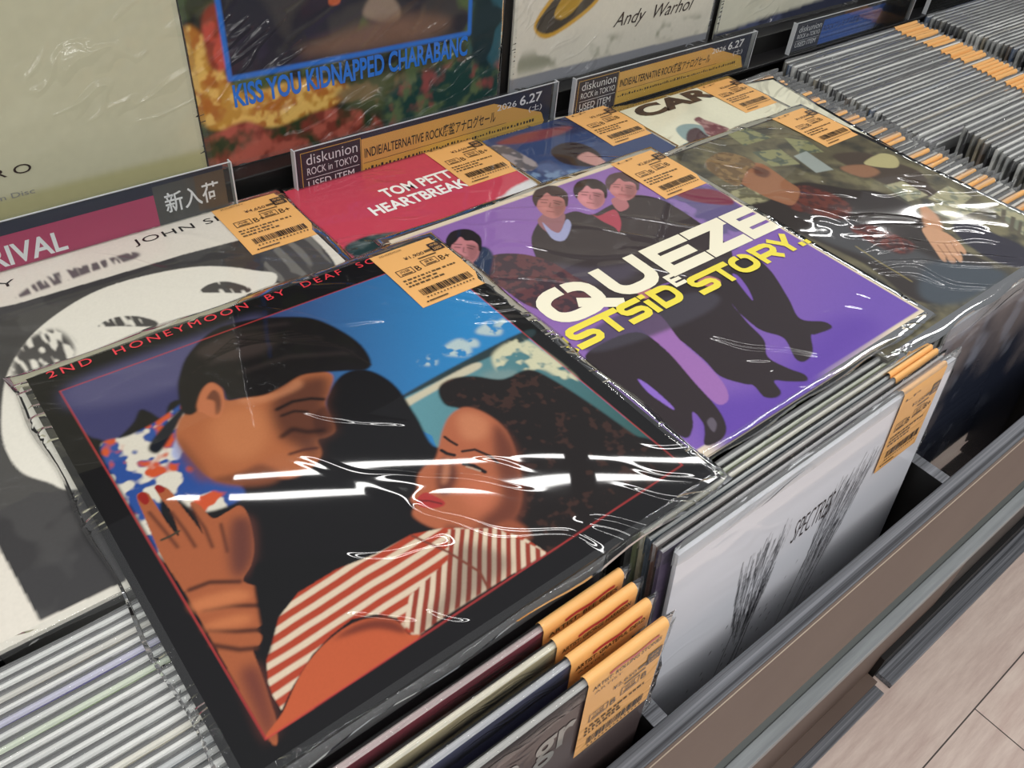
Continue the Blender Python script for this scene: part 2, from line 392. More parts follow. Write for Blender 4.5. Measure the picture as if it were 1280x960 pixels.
m = MB(); m.box(cx0 + .012, .106, FLOOR_Z + .03, cx1 - .012, .12, zt, black_board); m.build('back_panel', r, o)
rack_part('gap_shade_fill', [(1.101, -.377, FLOOR_Z, X1, -.366, -.652, black_board), (.935, -.3858, FLOOR_Z, X1, -.3772, FLOOR_Z + .06, black_board)], 0)  # black blocks fill the open gap to stand for its shade
rack_part('worn_edge', [(X0, -.3916, -.1318, X1, -.3911, -.1302, worn_edge)], 0, 'pale worn edge of the rail')
for a_, b_, y0_, y1_, lab in ((cx0, .922, -.414, -.396, 'narrow grey wood-grain strip lying before the low brown crate'), (.945, X1 - .02, -.414, -.386, 'wider grey wood-grain strip lying beyond the dark gap')):
    m = MB(); m.box(a_, y0_, 0, b_, y1_, .0125, grey_wood); s_ = m.build('kick_strip', None, (0, 0, FLOOR_Z), bevel=.001); tag(s_, lab, 'kick strip')

# ------------------------------------------------------------------ price tags
TW, TH = .060, .078
def tag_printing(m, price, g1, g2, rs, top, seed, dim=0.0):
    """what is printed on a tag; rs places a (u,v) point of the tag (v down) in the local plane"""
    r = random.Random(seed); z = .00022
    X = lambda u: rs[0] + u * TW
    Y = lambda v: rs[1] - v * TH
    ik = ink_taggrey
    m.text(top, X(.10), Y(.115), TW * .34, .0022, z, ik)
    m.text(price, X(.36), Y(.29), TW * .30, .0046, z, ink_brown)
    m.rect(X(.68), Y(.27), X(.68) + .0026 * 3, Y(.235), z, ik); m.rect(X(.52), Y(.335), X(.8), Y(.315), z, ik)
    m.rect(X(.79), Y(.30), X(.98), Y(.155), z, ink_brown)
    for k in range(2):
        m.text('中古' if k == 0 else 'USED', X(.82), Y(.215 + .065 * k), TW * .12, .0032, z + .0001, tag_paper)
    m.frame(X(.10), Y(.50), X(.34), Y(.395), .0006, z, ink_brown); m.text('内袋', X(.15), Y(.455), TW * .14, .0032, z, ink_brown); m.rect(X(.14), Y(.485), X(.30), Y(.468), z, ik)
    m.text(g1, X(.37), Y(.495), None, .0062, z, ink_black)
    m.frame(X(.50), Y(.47), X(.74), Y(.365), .0006, z, ink_brown); m.text('盤質', X(.55), Y(.425), TW * .14, .0032, z, ink_brown); m.rect(X(.54), Y(.455), X(.70), Y(.438), z, ik)
    m.text(g2, X(.77), Y(.465), None, .0062, z, ink_black)
    for k in range(3):
        x = .08
        while x < .55 + .3 * (k == 0):
            w = r.uniform(.02, .07); m.rect(X(x), Y(.585 + .05 * k), X(x + w), Y(.560 + .05 * k), z, ik); x += w + r.uniform(.01, .03)
    x = .14
    while x < .90:
        w = r.choice((.008, .008, .014, .02)); m.rect(X(x), Y(.86), X(x + w), Y(.76), z, ink_black); x += w + r.choice((.007, .009, .014))
    x = .16
    while x < .88:
        m.rect(X(x), Y(.905), X(x + .022), Y(.885), z, ik); x += .05
    m.text('●', X(.10), Y(.965), .0016, .0016, z, ink_black); m.rect(X(.14), Y(.962), X(.42), Y(.945), z, ik)

def flat_tag(parent, x_right, y_top, z, price, g1, g2, top, seed, rot=0):
    """tag lying on a flat record at its far right corner, folded over the edge"""
    me = MB(); n = 8
    vs = []
    prof = [(.0012, -.0026), (.0022, -.0016), (.0016, .0002)] + [(-TH * k / n, .0004 + .0006 * math.sin(k / n * 3.1)) for k in range(0, n + 1)]
    for (yy, zz) in prof: vs += [(x_right - TW, y_top + yy, zz), (x_right, y_top + yy, zz)]
    me.add(vs, [(2 * i, 2 * i + 2, 2 * i + 3, 2 * i + 1) for i in range(len(prof) - 1)], tag_paper)
    t = me.build('price_tag', parent, (0, 0, z), (0, 0, rot), label='orange price tag folded over the edge')
    sol = t.modifiers.new('thick', 'SOLIDIFY'); sol.thickness = .0003; sol.offset = -1
    p = MB(); tag_printing(p, price, g1, g2, (x_right - TW, y_top), top, seed)
    p.build('printing', t, (0, 0, .0011))
    return t

def sleeve_ring(parent, size, over, seed, drop=.0026, amp=.0006, mat_=None):
    """clear film that sticks out round a flat record"""
    r = np.random.RandomState(seed); n = 26; rings = [(-.004, .0006), (.0006, .0008), (over * .5, -.0003), (over, -drop * .6), (over * .7, -drop)]
    per = []
    for s in range(4):
        for k in range(n): per.append((s, k / n))
    P0 = [(0, 0), (size, 0), (size, -size), (0, -size)]
    vs = []
    for (off, zz) in rings:
        for (s, t) in per:
            a = np.array(P0[s]); c = np.array(P0[(s + 1) % 4]); p = a + (c - a) * t
            nrm = np.array([(0, 1), (1, 0), (0, -1), (-1, 0)][s], float)
            if t == 0: nrm = nrm + np.array([(0, 1), (1, 0), (0, -1), (-1, 0)][s - 1], float)
            o = off * (1 + .25 * math.sin(7 * t * math.pi + s * 2.1 + seed) * (off > 0.001) + (r.rand() - .5) * .03 * (off > .001))
            vs.append((p[0] + nrm[0] * o, p[1] + nrm[1] * o, zz + (amp * (.5 + .4 * math.sin(11 * t + s * 1.7 + seed * 2) + .06 * r.rand()) if off > .001 else 0)))
    k = len(per); fs = []
    for i in range(len(rings) - 1):
        for j in range(k): fs.append((i * k + j, (i + 1) * k + j, (i + 1) * k + (j + 1) % k, i * k + (j + 1) % k))
    m = MB(); m.add(vs, fs, mat_ or film); me = m.mesh('clear_sleeve', True)
    return link('clear_sleeve', me, parent)

ART = {
'deaf': [
('p', (13, 13, 16), 0, 0, [-0.1, -0.1, 1.1, -0.1, 1.1, 1.1, -0.1, 1.1], {}),
('p', (58, 58, 104), 0, 0, [0.055, 0.08, 0.946, 0.087, 0.956, 0.937, 0.059, 0.951], {'grad': [(48, 138, 200), [0.408, 0.138, 0.829, 0.397]]}),
('p', (84, 82, 120), 0.03, 1, [0.081, 0.072, 0.349, 0.068, 0.494, 0.078, 0.297, 0.187, 0.083, 0.156], {}),
('p', (186, 206, 208), 0.008, 1, [0.859, 0.387, 0.894, 0.371, 0.921, 0.374, 0.921, 0.404, 0.897, 0.422], {'noise': (40, 0.42)}),
('p', (186, 206, 208), 0.008, 1, [0.749, 0.4, 0.788, 0.382, 0.819, 0.385, 0.82, 0.42, 0.794, 0.441], {'noise': (40, 0.42)}),
('p', (186, 206, 208), 0.008, 1, [0.691, 0.403, 0.713, 0.392, 0.731, 0.394, 0.732, 0.414, 0.717, 0.426], {'noise': (40, 0.42)}),
('p', (186, 206, 208), 0.008, 1, [0.81, 0.409, 0.829, 0.4, 0.844, 0.402, 0.844, 0.418, 0.831, 0.428], {'noise': (40, 0.42)}),
('p', (186, 206, 208), 0.008, 1, [0.908, 0.39, 0.931, 0.38, 0.948, 0.381, 0.948, 0.4, 0.933, 0.412], {'noise': (40, 0.42)}),
('p', (96, 150, 160), 0, 0, [0.553, 0.478, 0.947, 0.444, 0.956, 0.937, 0.752, 0.937, 0.554, 0.705, 0.594, 0.595], {'grad': [(52, 92, 92), [0.612, 0.512, 0.918, 0.856]]}),
('p', (44, 62, 66), 0.006, 1, [0.564, 0.472, 0.734, 0.453, 0.955, 0.442, 0.958, 0.468, 0.807, 0.47, 0.638, 0.473], {}),
('p', (206, 198, 172), 0.005, 1, [0.552, 0.483, 0.635, 0.477, 0.788, 0.467, 0.795, 0.487, 0.708, 0.49, 0.622, 0.497, 0.562, 0.506], {}),
('p', (214, 212, 178), 0.008, 1, [0.841, 0.47, 0.899, 0.453, 0.937, 0.464, 0.951, 0.546, 0.95, 0.633, 0.921, 0.62, 0.908, 0.569, 0.876, 0.553, 0.856, 0.522, 0.818, 0.527], {'noise': (28, 0.4)}),
('p', (120, 150, 150), 0.02, 1, [0.779, 0.508, 0.85, 0.53, 0.891, 0.642, 0.911, 0.77, 0.91, 0.864, 0.893, 0.812, 0.843, 0.697, 0.805, 0.585], {'noise': (30, 0.5)}),
('p', (14, 13, 17), 0.006, 1, [0.042, 0.256, 0.066, 0.242, 0.089, 0.268, 0.136, 0.244, 0.162, 0.215, 0.176, 0.232, 0.191, 0.261, 0.245, 0.237, 0.412, 0.471, 0.474, 0.391, 0.529, 0.347, 0.573, 0.346, 0.601, 0.377, 0.613, 0.439, 0.599, 0.531, 0.586, 0.628, 0.692, 0.622, 0.956, 0.937, 0.059, 0.951], {}),
('p', (42, 78, 150), 0.004, 1, [0.065, 0.277, 0.118, 0.271, 0.166, 0.265, 0.212, 0.251, 0.238, 0.246, 0.21, 0.32, 0.202, 0.402, 0.236, 0.499, 0.22, 0.531, 0.152, 0.516, 0.125, 0.442, 0.096, 0.477, 0.08, 0.57, 0.063, 0.577, 0.061, 0.495], {'noise2': (26, 0.55, (222, 216, 200)), 'noise3': (22, 0.64, (206, 84, 46))}),
('p', (20, 24, 34), 0.004, 1, [0.137, 0.321, 0.172, 0.289, 0.225, 0.257, 0.228, 0.27, 0.183, 0.315, 0.147, 0.343], {}),
('p', (176, 186, 220), 0.004, 1, [0.167, 0.356, 0.2, 0.313, 0.217, 0.299, 0.186, 0.36, 0.169, 0.379], {}),
('p', (176, 103, 64), 0.004, 1, [0.213, 0.283, 0.248, 0.261, 0.281, 0.223, 0.309, 0.213, 0.319, 0.245, 0.312, 0.282, 0.367, 0.297, 0.417, 0.302, 0.465, 0.287, 0.507, 0.306, 0.521, 0.336, 0.491, 0.374, 0.466, 0.403, 0.448, 0.472, 0.423, 0.481, 0.405, 0.479, 0.395, 0.513, 0.371, 0.531, 0.329, 0.54, 0.295, 0.522, 0.277, 0.495, 0.255, 0.498, 0.236, 0.499, 0.198, 0.454, 0.188, 0.385, 0.188, 0.326], {}),
('p', (86, 48, 36), 0.028, 1, [0.396, 0.322, 0.454, 0.309, 0.51, 0.328, 0.491, 0.374, 0.466, 0.403, 0.448, 0.472, 0.423, 0.481, 0.405, 0.479, 0.393, 0.509, 0.375, 0.519, 0.364, 0.476, 0.351, 0.437, 0.359, 0.369], {'alpha': 0.92}),
('p', (128, 72, 46), 0.014, 1, [0.249, 0.471, 0.288, 0.473, 0.307, 0.515, 0.284, 0.528, 0.234, 0.502, 0.196, 0.457], {}),
('p', (190, 112, 74), 0.003, 1, [0.252, 0.275, 0.277, 0.231, 0.308, 0.215, 0.316, 0.246, 0.303, 0.287, 0.282, 0.317, 0.268, 0.313, 0.258, 0.29], {}),
('p', (112, 62, 42), 0.006, 1, [0.28, 0.256, 0.302, 0.24, 0.305, 0.264, 0.29, 0.301, 0.276, 0.308, 0.289, 0.273], {}),
('p', (206, 132, 86), 0.03, 1, [0.255, 0.325, 0.31, 0.308, 0.353, 0.343, 0.348, 0.388, 0.312, 0.441, 0.262, 0.444, 0.234, 0.4], {'alpha': 0.55}),
('p', (120, 68, 46), 0.015, 1, [0.193, 0.322, 0.2, 0.389, 0.198, 0.454, 0.18, 0.446, 0.178, 0.373], {'alpha': 0.7}),
('p', (206, 136, 96), 0.012, 1, [0.334, 0.292, 0.402, 0.315, 0.456, 0.304, 0.45, 0.33, 0.384, 0.331, 0.339, 0.317], {'alpha': 0.6}),
('p', (60, 32, 28), 0.008, 1, [0.431, 0.417, 0.465, 0.408, 0.448, 0.472, 0.423, 0.481, 0.409, 0.469], {'alpha': 0.6}),
('s', (28, 18, 17), 0.004, 0.0088, [0.38, 0.361, 0.416, 0.358, 0.45, 0.37, 0.47, 0.386], {}),
('s', (20, 14, 14), 0.004, 0.0064, [0.379, 0.382, 0.406, 0.384, 0.426, 0.4], {}),
('s', (36, 20, 18), 0.008, 0.0096, [0.353, 0.433, 0.38, 0.426, 0.399, 0.449, 0.427, 0.463], {}),
('s', (70, 34, 30), 0.005, 0.0064, [0.344, 0.482, 0.372, 0.487, 0.394, 0.497], {}),
('p', (20, 17, 19), 0.004, 1, [0.246, 0.196, 0.263, 0.164, 0.295, 0.12, 0.343, 0.083, 0.392, 0.063, 0.458, 0.072, 0.522, 0.1, 0.581, 0.145, 0.612, 0.219, 0.622, 0.285, 0.611, 0.341, 0.589, 0.357, 0.551, 0.337, 0.504, 0.312, 0.466, 0.299, 0.418, 0.308, 0.378, 0.31, 0.334, 0.292, 0.312, 0.282, 0.318, 0.247, 0.307, 0.217, 0.282, 0.229, 0.257, 0.262, 0.25, 0.279, 0.233, 0.281, 0.226, 0.258], {}),
('p', (58, 48, 46), 0.02, 1, [0.322, 0.113, 0.406, 0.104, 0.486, 0.15, 0.438, 0.189, 0.358, 0.168], {}),
('s', (64, 54, 52), 0.012, 0.0064, [0.328, 0.117, 0.429, 0.094, 0.526, 0.13], {'alpha': 0.7}),
('s', (64, 54, 52), 0.012, 0.0064, [0.327, 0.165, 0.438, 0.152, 0.56, 0.212], {'alpha': 0.7}),
('s', (64, 54, 52), 0.012, 0.0064, [0.368, 0.222, 0.473, 0.231, 0.593, 0.292], {'alpha': 0.7}),
('s', (9, 8, 10), 0.003, 0.0035, [0.278, 0.175, 0.401, 0.114, 0.516, 0.15, 0.578, 0.25], {'alpha': 0.6}),
('s', (40, 33, 33), 0.003, 0.0035, [0.287, 0.17, 0.407, 0.119, 0.52, 0.158, 0.58, 0.256], {'alpha': 0.6}),
('s', (9, 8, 10), 0.003, 0.0035, [0.296, 0.166, 0.413, 0.124, 0.525, 0.166, 0.582, 0.263], {'alpha': 0.6}),
('s', (40, 33, 33), 0.003, 0.0035, [0.304, 0.162, 0.42, 0.129, 0.53, 0.174, 0.584, 0.27], {'alpha': 0.6}),
('s', (9, 8, 10), 0.003, 0.0035, [0.313, 0.158, 0.426, 0.134, 0.535, 0.182, 0.586, 0.277], {'alpha': 0.6}),
('s', (40, 33, 33), 0.003, 0.0035, [0.322, 0.154, 0.432, 0.139, 0.54, 0.19, 0.588, 0.283], {'alpha': 0.6}),
('s', (9, 8, 10), 0.003, 0.0035, [0.331, 0.15, 0.438, 0.144, 0.545, 0.198, 0.59, 0.29], {'alpha': 0.6}),
('s', (40, 33, 33), 0.003, 0.0035, [0.34, 0.145, 0.445, 0.149, 0.549, 0.206, 0.591, 0.297], {'alpha': 0.6}),
('s', (9, 8, 10), 0.003, 0.0035, [0.349, 0.141, 0.451, 0.154, 0.554, 0.213, 0.593, 0.304], {'alpha': 0.6}),
('s', (40, 33, 33), 0.003, 0.0035, [0.358, 0.137, 0.457, 0.159, 0.559, 0.221, 0.595, 0.31], {'alpha': 0.6}),
('s', (9, 8, 10), 0.003, 0.0035, [0.367, 0.132, 0.464, 0.164, 0.564, 0.229, 0.597, 0.317], {'alpha': 0.6}),
('s', (40, 33, 33), 0.003, 0.0035, [0.376, 0.128, 0.47, 0.169, 0.568, 0.237, 0.599, 0.323], {'alpha': 0.6}),
('s', (9, 8, 10), 0.003, 0.0035, [0.386, 0.123, 0.476, 0.174, 0.573, 0.245, 0.6, 0.33], {'alpha': 0.6}),
('s', (40, 33, 33), 0.003, 0.0035, [0.395, 0.119, 0.482, 0.179, 0.578, 0.253, 0.602, 0.337], {'alpha': 0.6}),
('s', (9, 8, 10), 0.003, 0.0035, [0.404, 0.114, 0.489, 0.184, 0.583, 0.261, 0.604, 0.343], {'alpha': 0.6}),
('s', (40, 33, 33), 0.003, 0.0035, [0.414, 0.11, 0.495, 0.189, 0.587, 0.268, 0.606, 0.35], {'alpha': 0.6}),
('p', (168, 92, 56), 0.003, 1, [0.076, 0.424, 0.086, 0.416, 0.096, 0.427, 0.096, 0.464, 0.097, 0.51, 0.102, 0.545, 0.112, 0.488, 0.109, 0.447, 0.11, 0.425, 0.119, 0.422, 0.129, 0.439, 0.131, 0.484, 0.135, 0.536, 0.136, 0.565, 0.143, 0.521, 0.147, 0.487, 0.158, 0.503, 0.164, 0.542, 0.19, 0.543, 0.215, 0.543, 0.215, 0.578, 0.196, 0.636, 0.174, 0.669, 0.15, 0.69, 0.166, 0.718, 0.159, 0.737, 0.148, 0.746, 0.15, 0.764, 0.139, 0.781, 0.126, 0.784, 0.129, 0.8, 0.118, 0.811, 0.107, 0.812, 0.1, 0.853, 0.09, 0.903, 0.081, 0.94, 0.061, 0.95, 0.065, 0.684, 0.062, 0.58, 0.066, 0.519, 0.071, 0.47], {}),
('s', (74, 36, 26), 0.004, 0.0048, [0.081, 0.467, 0.087, 0.522, 0.091, 0.566], {}),
('s', (74, 36, 26), 0.004, 0.0048, [0.112, 0.488, 0.115, 0.542, 0.115, 0.582], {}),
('s', (74, 36, 26), 0.004, 0.0048, [0.143, 0.497, 0.144, 0.554, 0.138, 0.599], {}),
('s', (74, 36, 26), 0.004, 0.0048, [0.17, 0.561, 0.154, 0.622], {}),
('s', (76, 38, 26), 0.006, 0.008, [0.077, 0.704, 0.115, 0.722, 0.148, 0.746], {}),
('s', (76, 38, 26), 0.006, 0.008, [0.068, 0.742, 0.101, 0.769, 0.128, 0.786], {}),
('s', (76, 38, 26), 0.006, 0.008, [0.072, 0.656, 0.105, 0.661, 0.145, 0.688], {}),
('s', (76, 38, 26), 0.006, 0.008, [0.059, 0.768, 0.091, 0.801, 0.112, 0.813], {}),
('p', (198, 118, 74), 0.012, 1, [0.067, 0.679, 0.127, 0.696, 0.148, 0.717, 0.136, 0.725, 0.07, 0.703], {}),
('p', (196, 116, 72), 0.012, 1, [0.069, 0.73, 0.118, 0.744, 0.131, 0.763, 0.111, 0.764, 0.068, 0.743], {}),
('p', (104, 56, 46), 0.02, 1, [0.189, 0.564, 0.216, 0.583, 0.19, 0.648, 0.166, 0.674, 0.143, 0.681, 0.149, 0.638], {}),
('p', (112, 56, 46), 0.02, 1, [0.075, 0.835, 0.1, 0.847, 0.08, 0.939, 0.061, 0.95, 0.064, 0.905], {}),
('p', (150, 34, 30), 0.002, 1, [0.077, 0.425, 0.086, 0.417, 0.093, 0.425, 0.091, 0.443, 0.081, 0.447], {}),
('p', (150, 34, 30), 0.002, 1, [0.109, 0.42, 0.117, 0.416, 0.124, 0.428, 0.12, 0.437, 0.111, 0.435], {}),
('s', (60, 54, 40), 0.002, 0.0048, [0.075, 0.536, 0.089, 0.537, 0.106, 0.535], {}),
('p', (24, 18, 18), 0.006, 1, [0.682, 0.491, 0.719, 0.48, 0.765, 0.498, 0.813, 0.542, 0.879, 0.549, 0.903, 0.602, 0.922, 0.71, 0.937, 0.837, 0.954, 0.933, 0.752, 0.937, 0.605, 0.943, 0.587, 0.892, 0.616, 0.748, 0.686, 0.59, 0.666, 0.537], {'noise2': (50, 0.66, (58, 36, 30))}),
('p', (178, 100, 68), 0.004, 1, [0.567, 0.646, 0.616, 0.597, 0.655, 0.569, 0.694, 0.565, 0.717, 0.595, 0.727, 0.646, 0.716, 0.697, 0.679, 0.768, 0.636, 0.824, 0.594, 0.849, 0.545, 0.845, 0.508, 0.828, 0.48, 0.799, 0.46, 0.768, 0.453, 0.737, 0.468, 0.72, 0.47, 0.704, 0.493, 0.691, 0.511, 0.666, 0.535, 0.653], {}),
('p', (112, 58, 42), 0.02, 1, [0.717, 0.638, 0.716, 0.697, 0.681, 0.769, 0.634, 0.832, 0.588, 0.856, 0.534, 0.846, 0.546, 0.815, 0.612, 0.793, 0.663, 0.707], {}),
('p', (104, 56, 44), 0.012, 1, [0.562, 0.662, 0.589, 0.656, 0.58, 0.7, 0.547, 0.729, 0.522, 0.73, 0.531, 0.699], {}),
('p', (214, 140, 100), 0.02, 1, [0.668, 0.578, 0.701, 0.589, 0.709, 0.628, 0.674, 0.657, 0.642, 0.636], {'alpha': 0.6}),
('p', (210, 120, 88), 0.025, 1, [0.585, 0.727, 0.613, 0.752, 0.596, 0.794, 0.557, 0.801, 0.55, 0.761], {'alpha': 0.6}),
('p', (214, 140, 104), 0.008, 1, [0.577, 0.66, 0.587, 0.665, 0.554, 0.705, 0.539, 0.705], {'alpha': 0.6}),
('p', (120, 64, 48), 0.01, 1, [0.494, 0.789, 0.535, 0.829, 0.6, 0.841, 0.587, 0.857, 0.527, 0.841, 0.482, 0.805], {'alpha': 0.7}),
('s', (44, 26, 22), 0.003, 0.0064, [0.613, 0.611, 0.615, 0.625, 0.62, 0.642], {}),
('s', (40, 24, 22), 0.003, 0.0064, [0.619, 0.662, 0.642, 0.672, 0.656, 0.702, 0.658, 0.724], {}),
('s', (20, 14, 18), 0.003, 0.008, [0.587, 0.637, 0.591, 0.65, 0.6, 0.661], {}),
('s', (20, 14, 18), 0.003, 0.0088, [0.602, 0.69, 0.615, 0.704, 0.623, 0.729], {}),
('s', (190, 170, 150), 0.002, 0.0032, [0.602, 0.698, 0.61, 0.71, 0.617, 0.722], {}),
('p', (176, 54, 52), 0.003, 1, [0.48, 0.71, 0.499, 0.705, 0.509, 0.717, 0.518, 0.746, 0.504, 0.75, 0.486, 0.74, 0.475, 0.725], {}),
('s', (86, 26, 28), 0.002, 0.0032, [0.479, 0.714, 0.496, 0.726, 0.511, 0.745], {}),
('p', (150, 80, 54), 0.008, 1, [0.48, 0.799, 0.531, 0.835, 0.594, 0.849, 0.597, 0.899, 0.527, 0.887, 0.464, 0.83], {}),
('p', (222, 202, 176), 0.002, 0, [0.101, 0.874, 0.115, 0.841, 0.144, 0.809, 0.164, 0.785, 0.211, 0.762, 0.284, 0.758, 0.356, 0.77, 0.429, 0.771, 0.483, 0.792, 0.558, 0.847, 0.587, 0.892, 0.6, 0.941, 0.538, 0.94, 0.453, 0.938, 0.363, 0.939, 0.324, 0.943, 0.315, 0.926, 0.316, 0.895, 0.293, 0.87, 0.257, 0.855, 0.216, 0.861, 0.176, 0.873, 0.127, 0.902, 0.096, 0.926, 0.096, 0.901], {'stripe': ((176, 66, 42), [0.226, 0.808, 0.228, 0.856], 0.46)}),
('p', (222, 202, 176), 0.002, 0, [0.487, 0.799, 0.559, 0.846, 0.6, 0.941, 0.538, 0.94, 0.453, 0.938, 0.363, 0.939, 0.324, 0.943, 0.319, 0.912, 0.356, 0.873, 0.449, 0.852], {'stripe': ((150, 58, 42), [0.43, 0.879, 0.456, 0.901], 0.5)}),
('p', (70, 44, 40), 0.02, 1, [0.486, 0.837, 0.539, 0.917, 0.453, 0.938, 0.363, 0.939, 0.327, 0.935, 0.421, 0.891], {'alpha': 0.55}),
('s', (120, 60, 44), 0.003, 0.0048, [0.427, 0.774, 0.459, 0.839, 0.479, 0.904, 0.471, 0.937], {}),
('p', (192, 90, 54), 0.003, 1, [0.097, 0.929, 0.138, 0.897, 0.176, 0.876, 0.216, 0.865, 0.255, 0.863, 0.289, 0.875, 0.313, 0.9, 0.315, 0.93, 0.323, 0.946, 0.202, 0.948, 0.063, 0.951], {}),
('p', (120, 52, 36), 0.01, 1, [0.214, 0.87, 0.253, 0.867, 0.288, 0.878, 0.312, 0.902, 0.313, 0.928, 0.279, 0.893, 0.231, 0.875], {}),
('p', (12, 12, 15), 0.006, 1, [0.174, 0.68, 0.212, 0.684, 0.302, 0.727, 0.378, 0.76, 0.3, 0.758, 0.213, 0.758, 0.164, 0.785, 0.12, 0.836, 0.136, 0.778], {}),
('s', (196, 62, 62), 0.001, 0.0021, [0.055, 0.08, 0.946, 0.087], {}),
('s', (196, 62, 62), 0.001, 0.0021, [0.946, 0.087, 0.956, 0.937], {}),
('s', (196, 62, 62), 0.001, 0.0021, [0.956, 0.937, 0.059, 0.951], {}),
('s', (196, 62, 62), 0.001, 0.0021, [0.059, 0.951, 0.055, 0.08], {}),
],
'squeeze': [
('p', (222, 206, 180), 0, 0, [-0.1, -0.1, 1.1, -0.1, 1.1, 1.1, -0.1, 1.1], {}),
('p', (142, 104, 170), 0, 0, [0.02, 0.026, 0.982, 0.026, 0.982, 0.976, 0.02, 0.976], {'grad': [(108, 80, 168), [0.5, 0.3, 0.75, 0.95]]}),  # violet pales towards the top, reflection haze painted into the print
('p', (96, 66, 160), 0.05, 1, [0.259, 0.885, 0.421, 0.932, 0.749, 0.873, 0.827, 0.961, 0.44, 1.007, 0.178, 1.0], {}),
('p', (100, 90, 132), 0.006, 1, [0.702, 0.248, 0.861, 0.23, 0.986, 0.24, 0.969, 0.409, 0.924, 0.519, 0.722, 0.531, 0.599, 0.498, 0.589, 0.36], {'noise2': (14, 0.55, (138, 112, 170))}),
('p', (120, 52, 72), 0.006, 1, [0.861, 0.23, 0.967, 0.272, 0.989, 0.338, 0.957, 0.371, 0.878, 0.304], {}),
('p', (43, 34, 38), 0.003, 1, [0.32, 0.522, 0.546, 0.548, 0.779, 0.567, 0.791, 0.639, 0.729, 0.753, 0.684, 0.824, 0.726, 0.866, 0.722, 0.892, 0.666, 0.885, 0.651, 0.882, 0.603, 0.922, 0.558, 0.932, 0.548, 0.912, 0.58, 0.864, 0.584, 0.839, 0.562, 0.796, 0.57, 0.727, 0.583, 0.69, 0.557, 0.763, 0.539, 0.827, 0.497, 0.872, 0.505, 0.924, 0.52, 0.96, 0.505, 0.976, 0.467, 0.953, 0.442, 0.934, 0.425, 0.966, 0.401, 0.971, 0.38, 0.954, 0.389, 0.917, 0.375, 0.901, 0.349, 0.853, 0.36, 0.795, 0.366, 0.714, 0.361, 0.64, 0.327, 0.593], {}),
('p', (118, 84, 172), 0.004, 1, [0.682, 0.609, 0.64, 0.708, 0.668, 0.674, 0.691, 0.623], {}),
('p', (43, 34, 38), 0.003, 1, [0.153, 0.626, 0.298, 0.635, 0.31, 0.729, 0.283, 0.84, 0.266, 0.913, 0.242, 0.961, 0.21, 0.984, 0.171, 0.985, 0.159, 0.974, 0.186, 0.951, 0.204, 0.929, 0.21, 0.896, 0.172, 0.93, 0.135, 0.933, 0.132, 0.814, 0.127, 0.68], {}),
('p', (134, 100, 190), 0.003, 1, [0.184, 0.755, 0.191, 0.785, 0.187, 0.852, 0.18, 0.868, 0.175, 0.835, 0.173, 0.798], {}),
('p', (92, 84, 96), 0.004, 1, [0.212, 0.935, 0.232, 0.931, 0.226, 0.95, 0.202, 0.962], {}),
('p', (150, 104, 168), 0.004, 1, [0.332, 0.589, 0.394, 0.614, 0.366, 0.714, 0.356, 0.799, 0.336, 0.876, 0.304, 0.915, 0.273, 0.909, 0.283, 0.84, 0.31, 0.729, 0.317, 0.63], {}),
('p', (66, 62, 72), 0.012, 1, [0.184, 0.578, 0.356, 0.564, 0.542, 0.606, 0.577, 0.656, 0.492, 0.678, 0.285, 0.662, 0.161, 0.631], {'alpha': 0.8}),
('p', (60, 52, 54), 0.004, 1, [0.335, 0.204, 0.4, 0.152, 0.45, 0.135, 0.494, 0.152, 0.536, 0.158, 0.564, 0.195, 0.633, 0.187, 0.738, 0.179, 0.792, 0.231, 0.803, 0.309, 0.794, 0.44, 0.765, 0.536, 0.659, 0.599, 0.523, 0.541, 0.317, 0.52, 0.303, 0.403, 0.292, 0.339, 0.29, 0.284], {}),
('p', (84, 78, 92), 0.02, 1, [0.31, 0.317, 0.387, 0.386, 0.508, 0.441, 0.421, 0.469, 0.322, 0.427], {'alpha': 0.7}),
('p', (98, 62, 66), 0.004, 1, [0.15, 0.217, 0.214, 0.207, 0.278, 0.247, 0.315, 0.312, 0.324, 0.388, 0.337, 0.455, 0.288, 0.494, 0.192, 0.484, 0.147, 0.418, 0.138, 0.337, 0.132, 0.267], {'noise2': (70, 0.5, (66, 52, 60))}),
('p', (40, 54, 80), 0.006, 1, [0.145, 0.189, 0.204, 0.158, 0.207, 0.203, 0.139, 0.271, 0.125, 0.242], {}),
('p', (150, 104, 110), 0.004, 1, [0.413, 0.137, 0.483, 0.117, 0.498, 0.155, 0.427, 0.215, 0.397, 0.197], {}),
('p', (158, 160, 196), 0.004, 1, [0.417, 0.153, 0.413, 0.198, 0.427, 0.215, 0.485, 0.176, 0.475, 0.207, 0.412, 0.251, 0.388, 0.227], {}),
('p', (186, 122, 116), 0.003, 1, [0.475, 0.052, 0.516, 0.031, 0.554, 0.054, 0.542, 0.107, 0.504, 0.144, 0.465, 0.156, 0.447, 0.138, 0.45, 0.096], {}),
('p', (115, 75, 71), 0.012, 1, [0.524, 0.082, 0.542, 0.107, 0.504, 0.144, 0.469, 0.152, 0.487, 0.119], {'alpha': 0.6}),
('p', (66, 48, 46), 0.003, 1, [0.454, 0.081, 0.476, 0.038, 0.519, 0.008, 0.558, 0.009, 0.582, 0.029, 0.58, 0.072, 0.541, 0.119, 0.529, 0.122, 0.547, 0.095, 0.546, 0.074, 0.531, 0.061, 0.53, 0.039, 0.5, 0.052, 0.481, 0.059], {}),
('s', (66, 48, 46), 0.002, 0.0029, [0.488, 0.057, 0.507, 0.071], {}),
('s', (66, 48, 46), 0.002, 0.0029, [0.519, 0.081, 0.532, 0.101], {}),
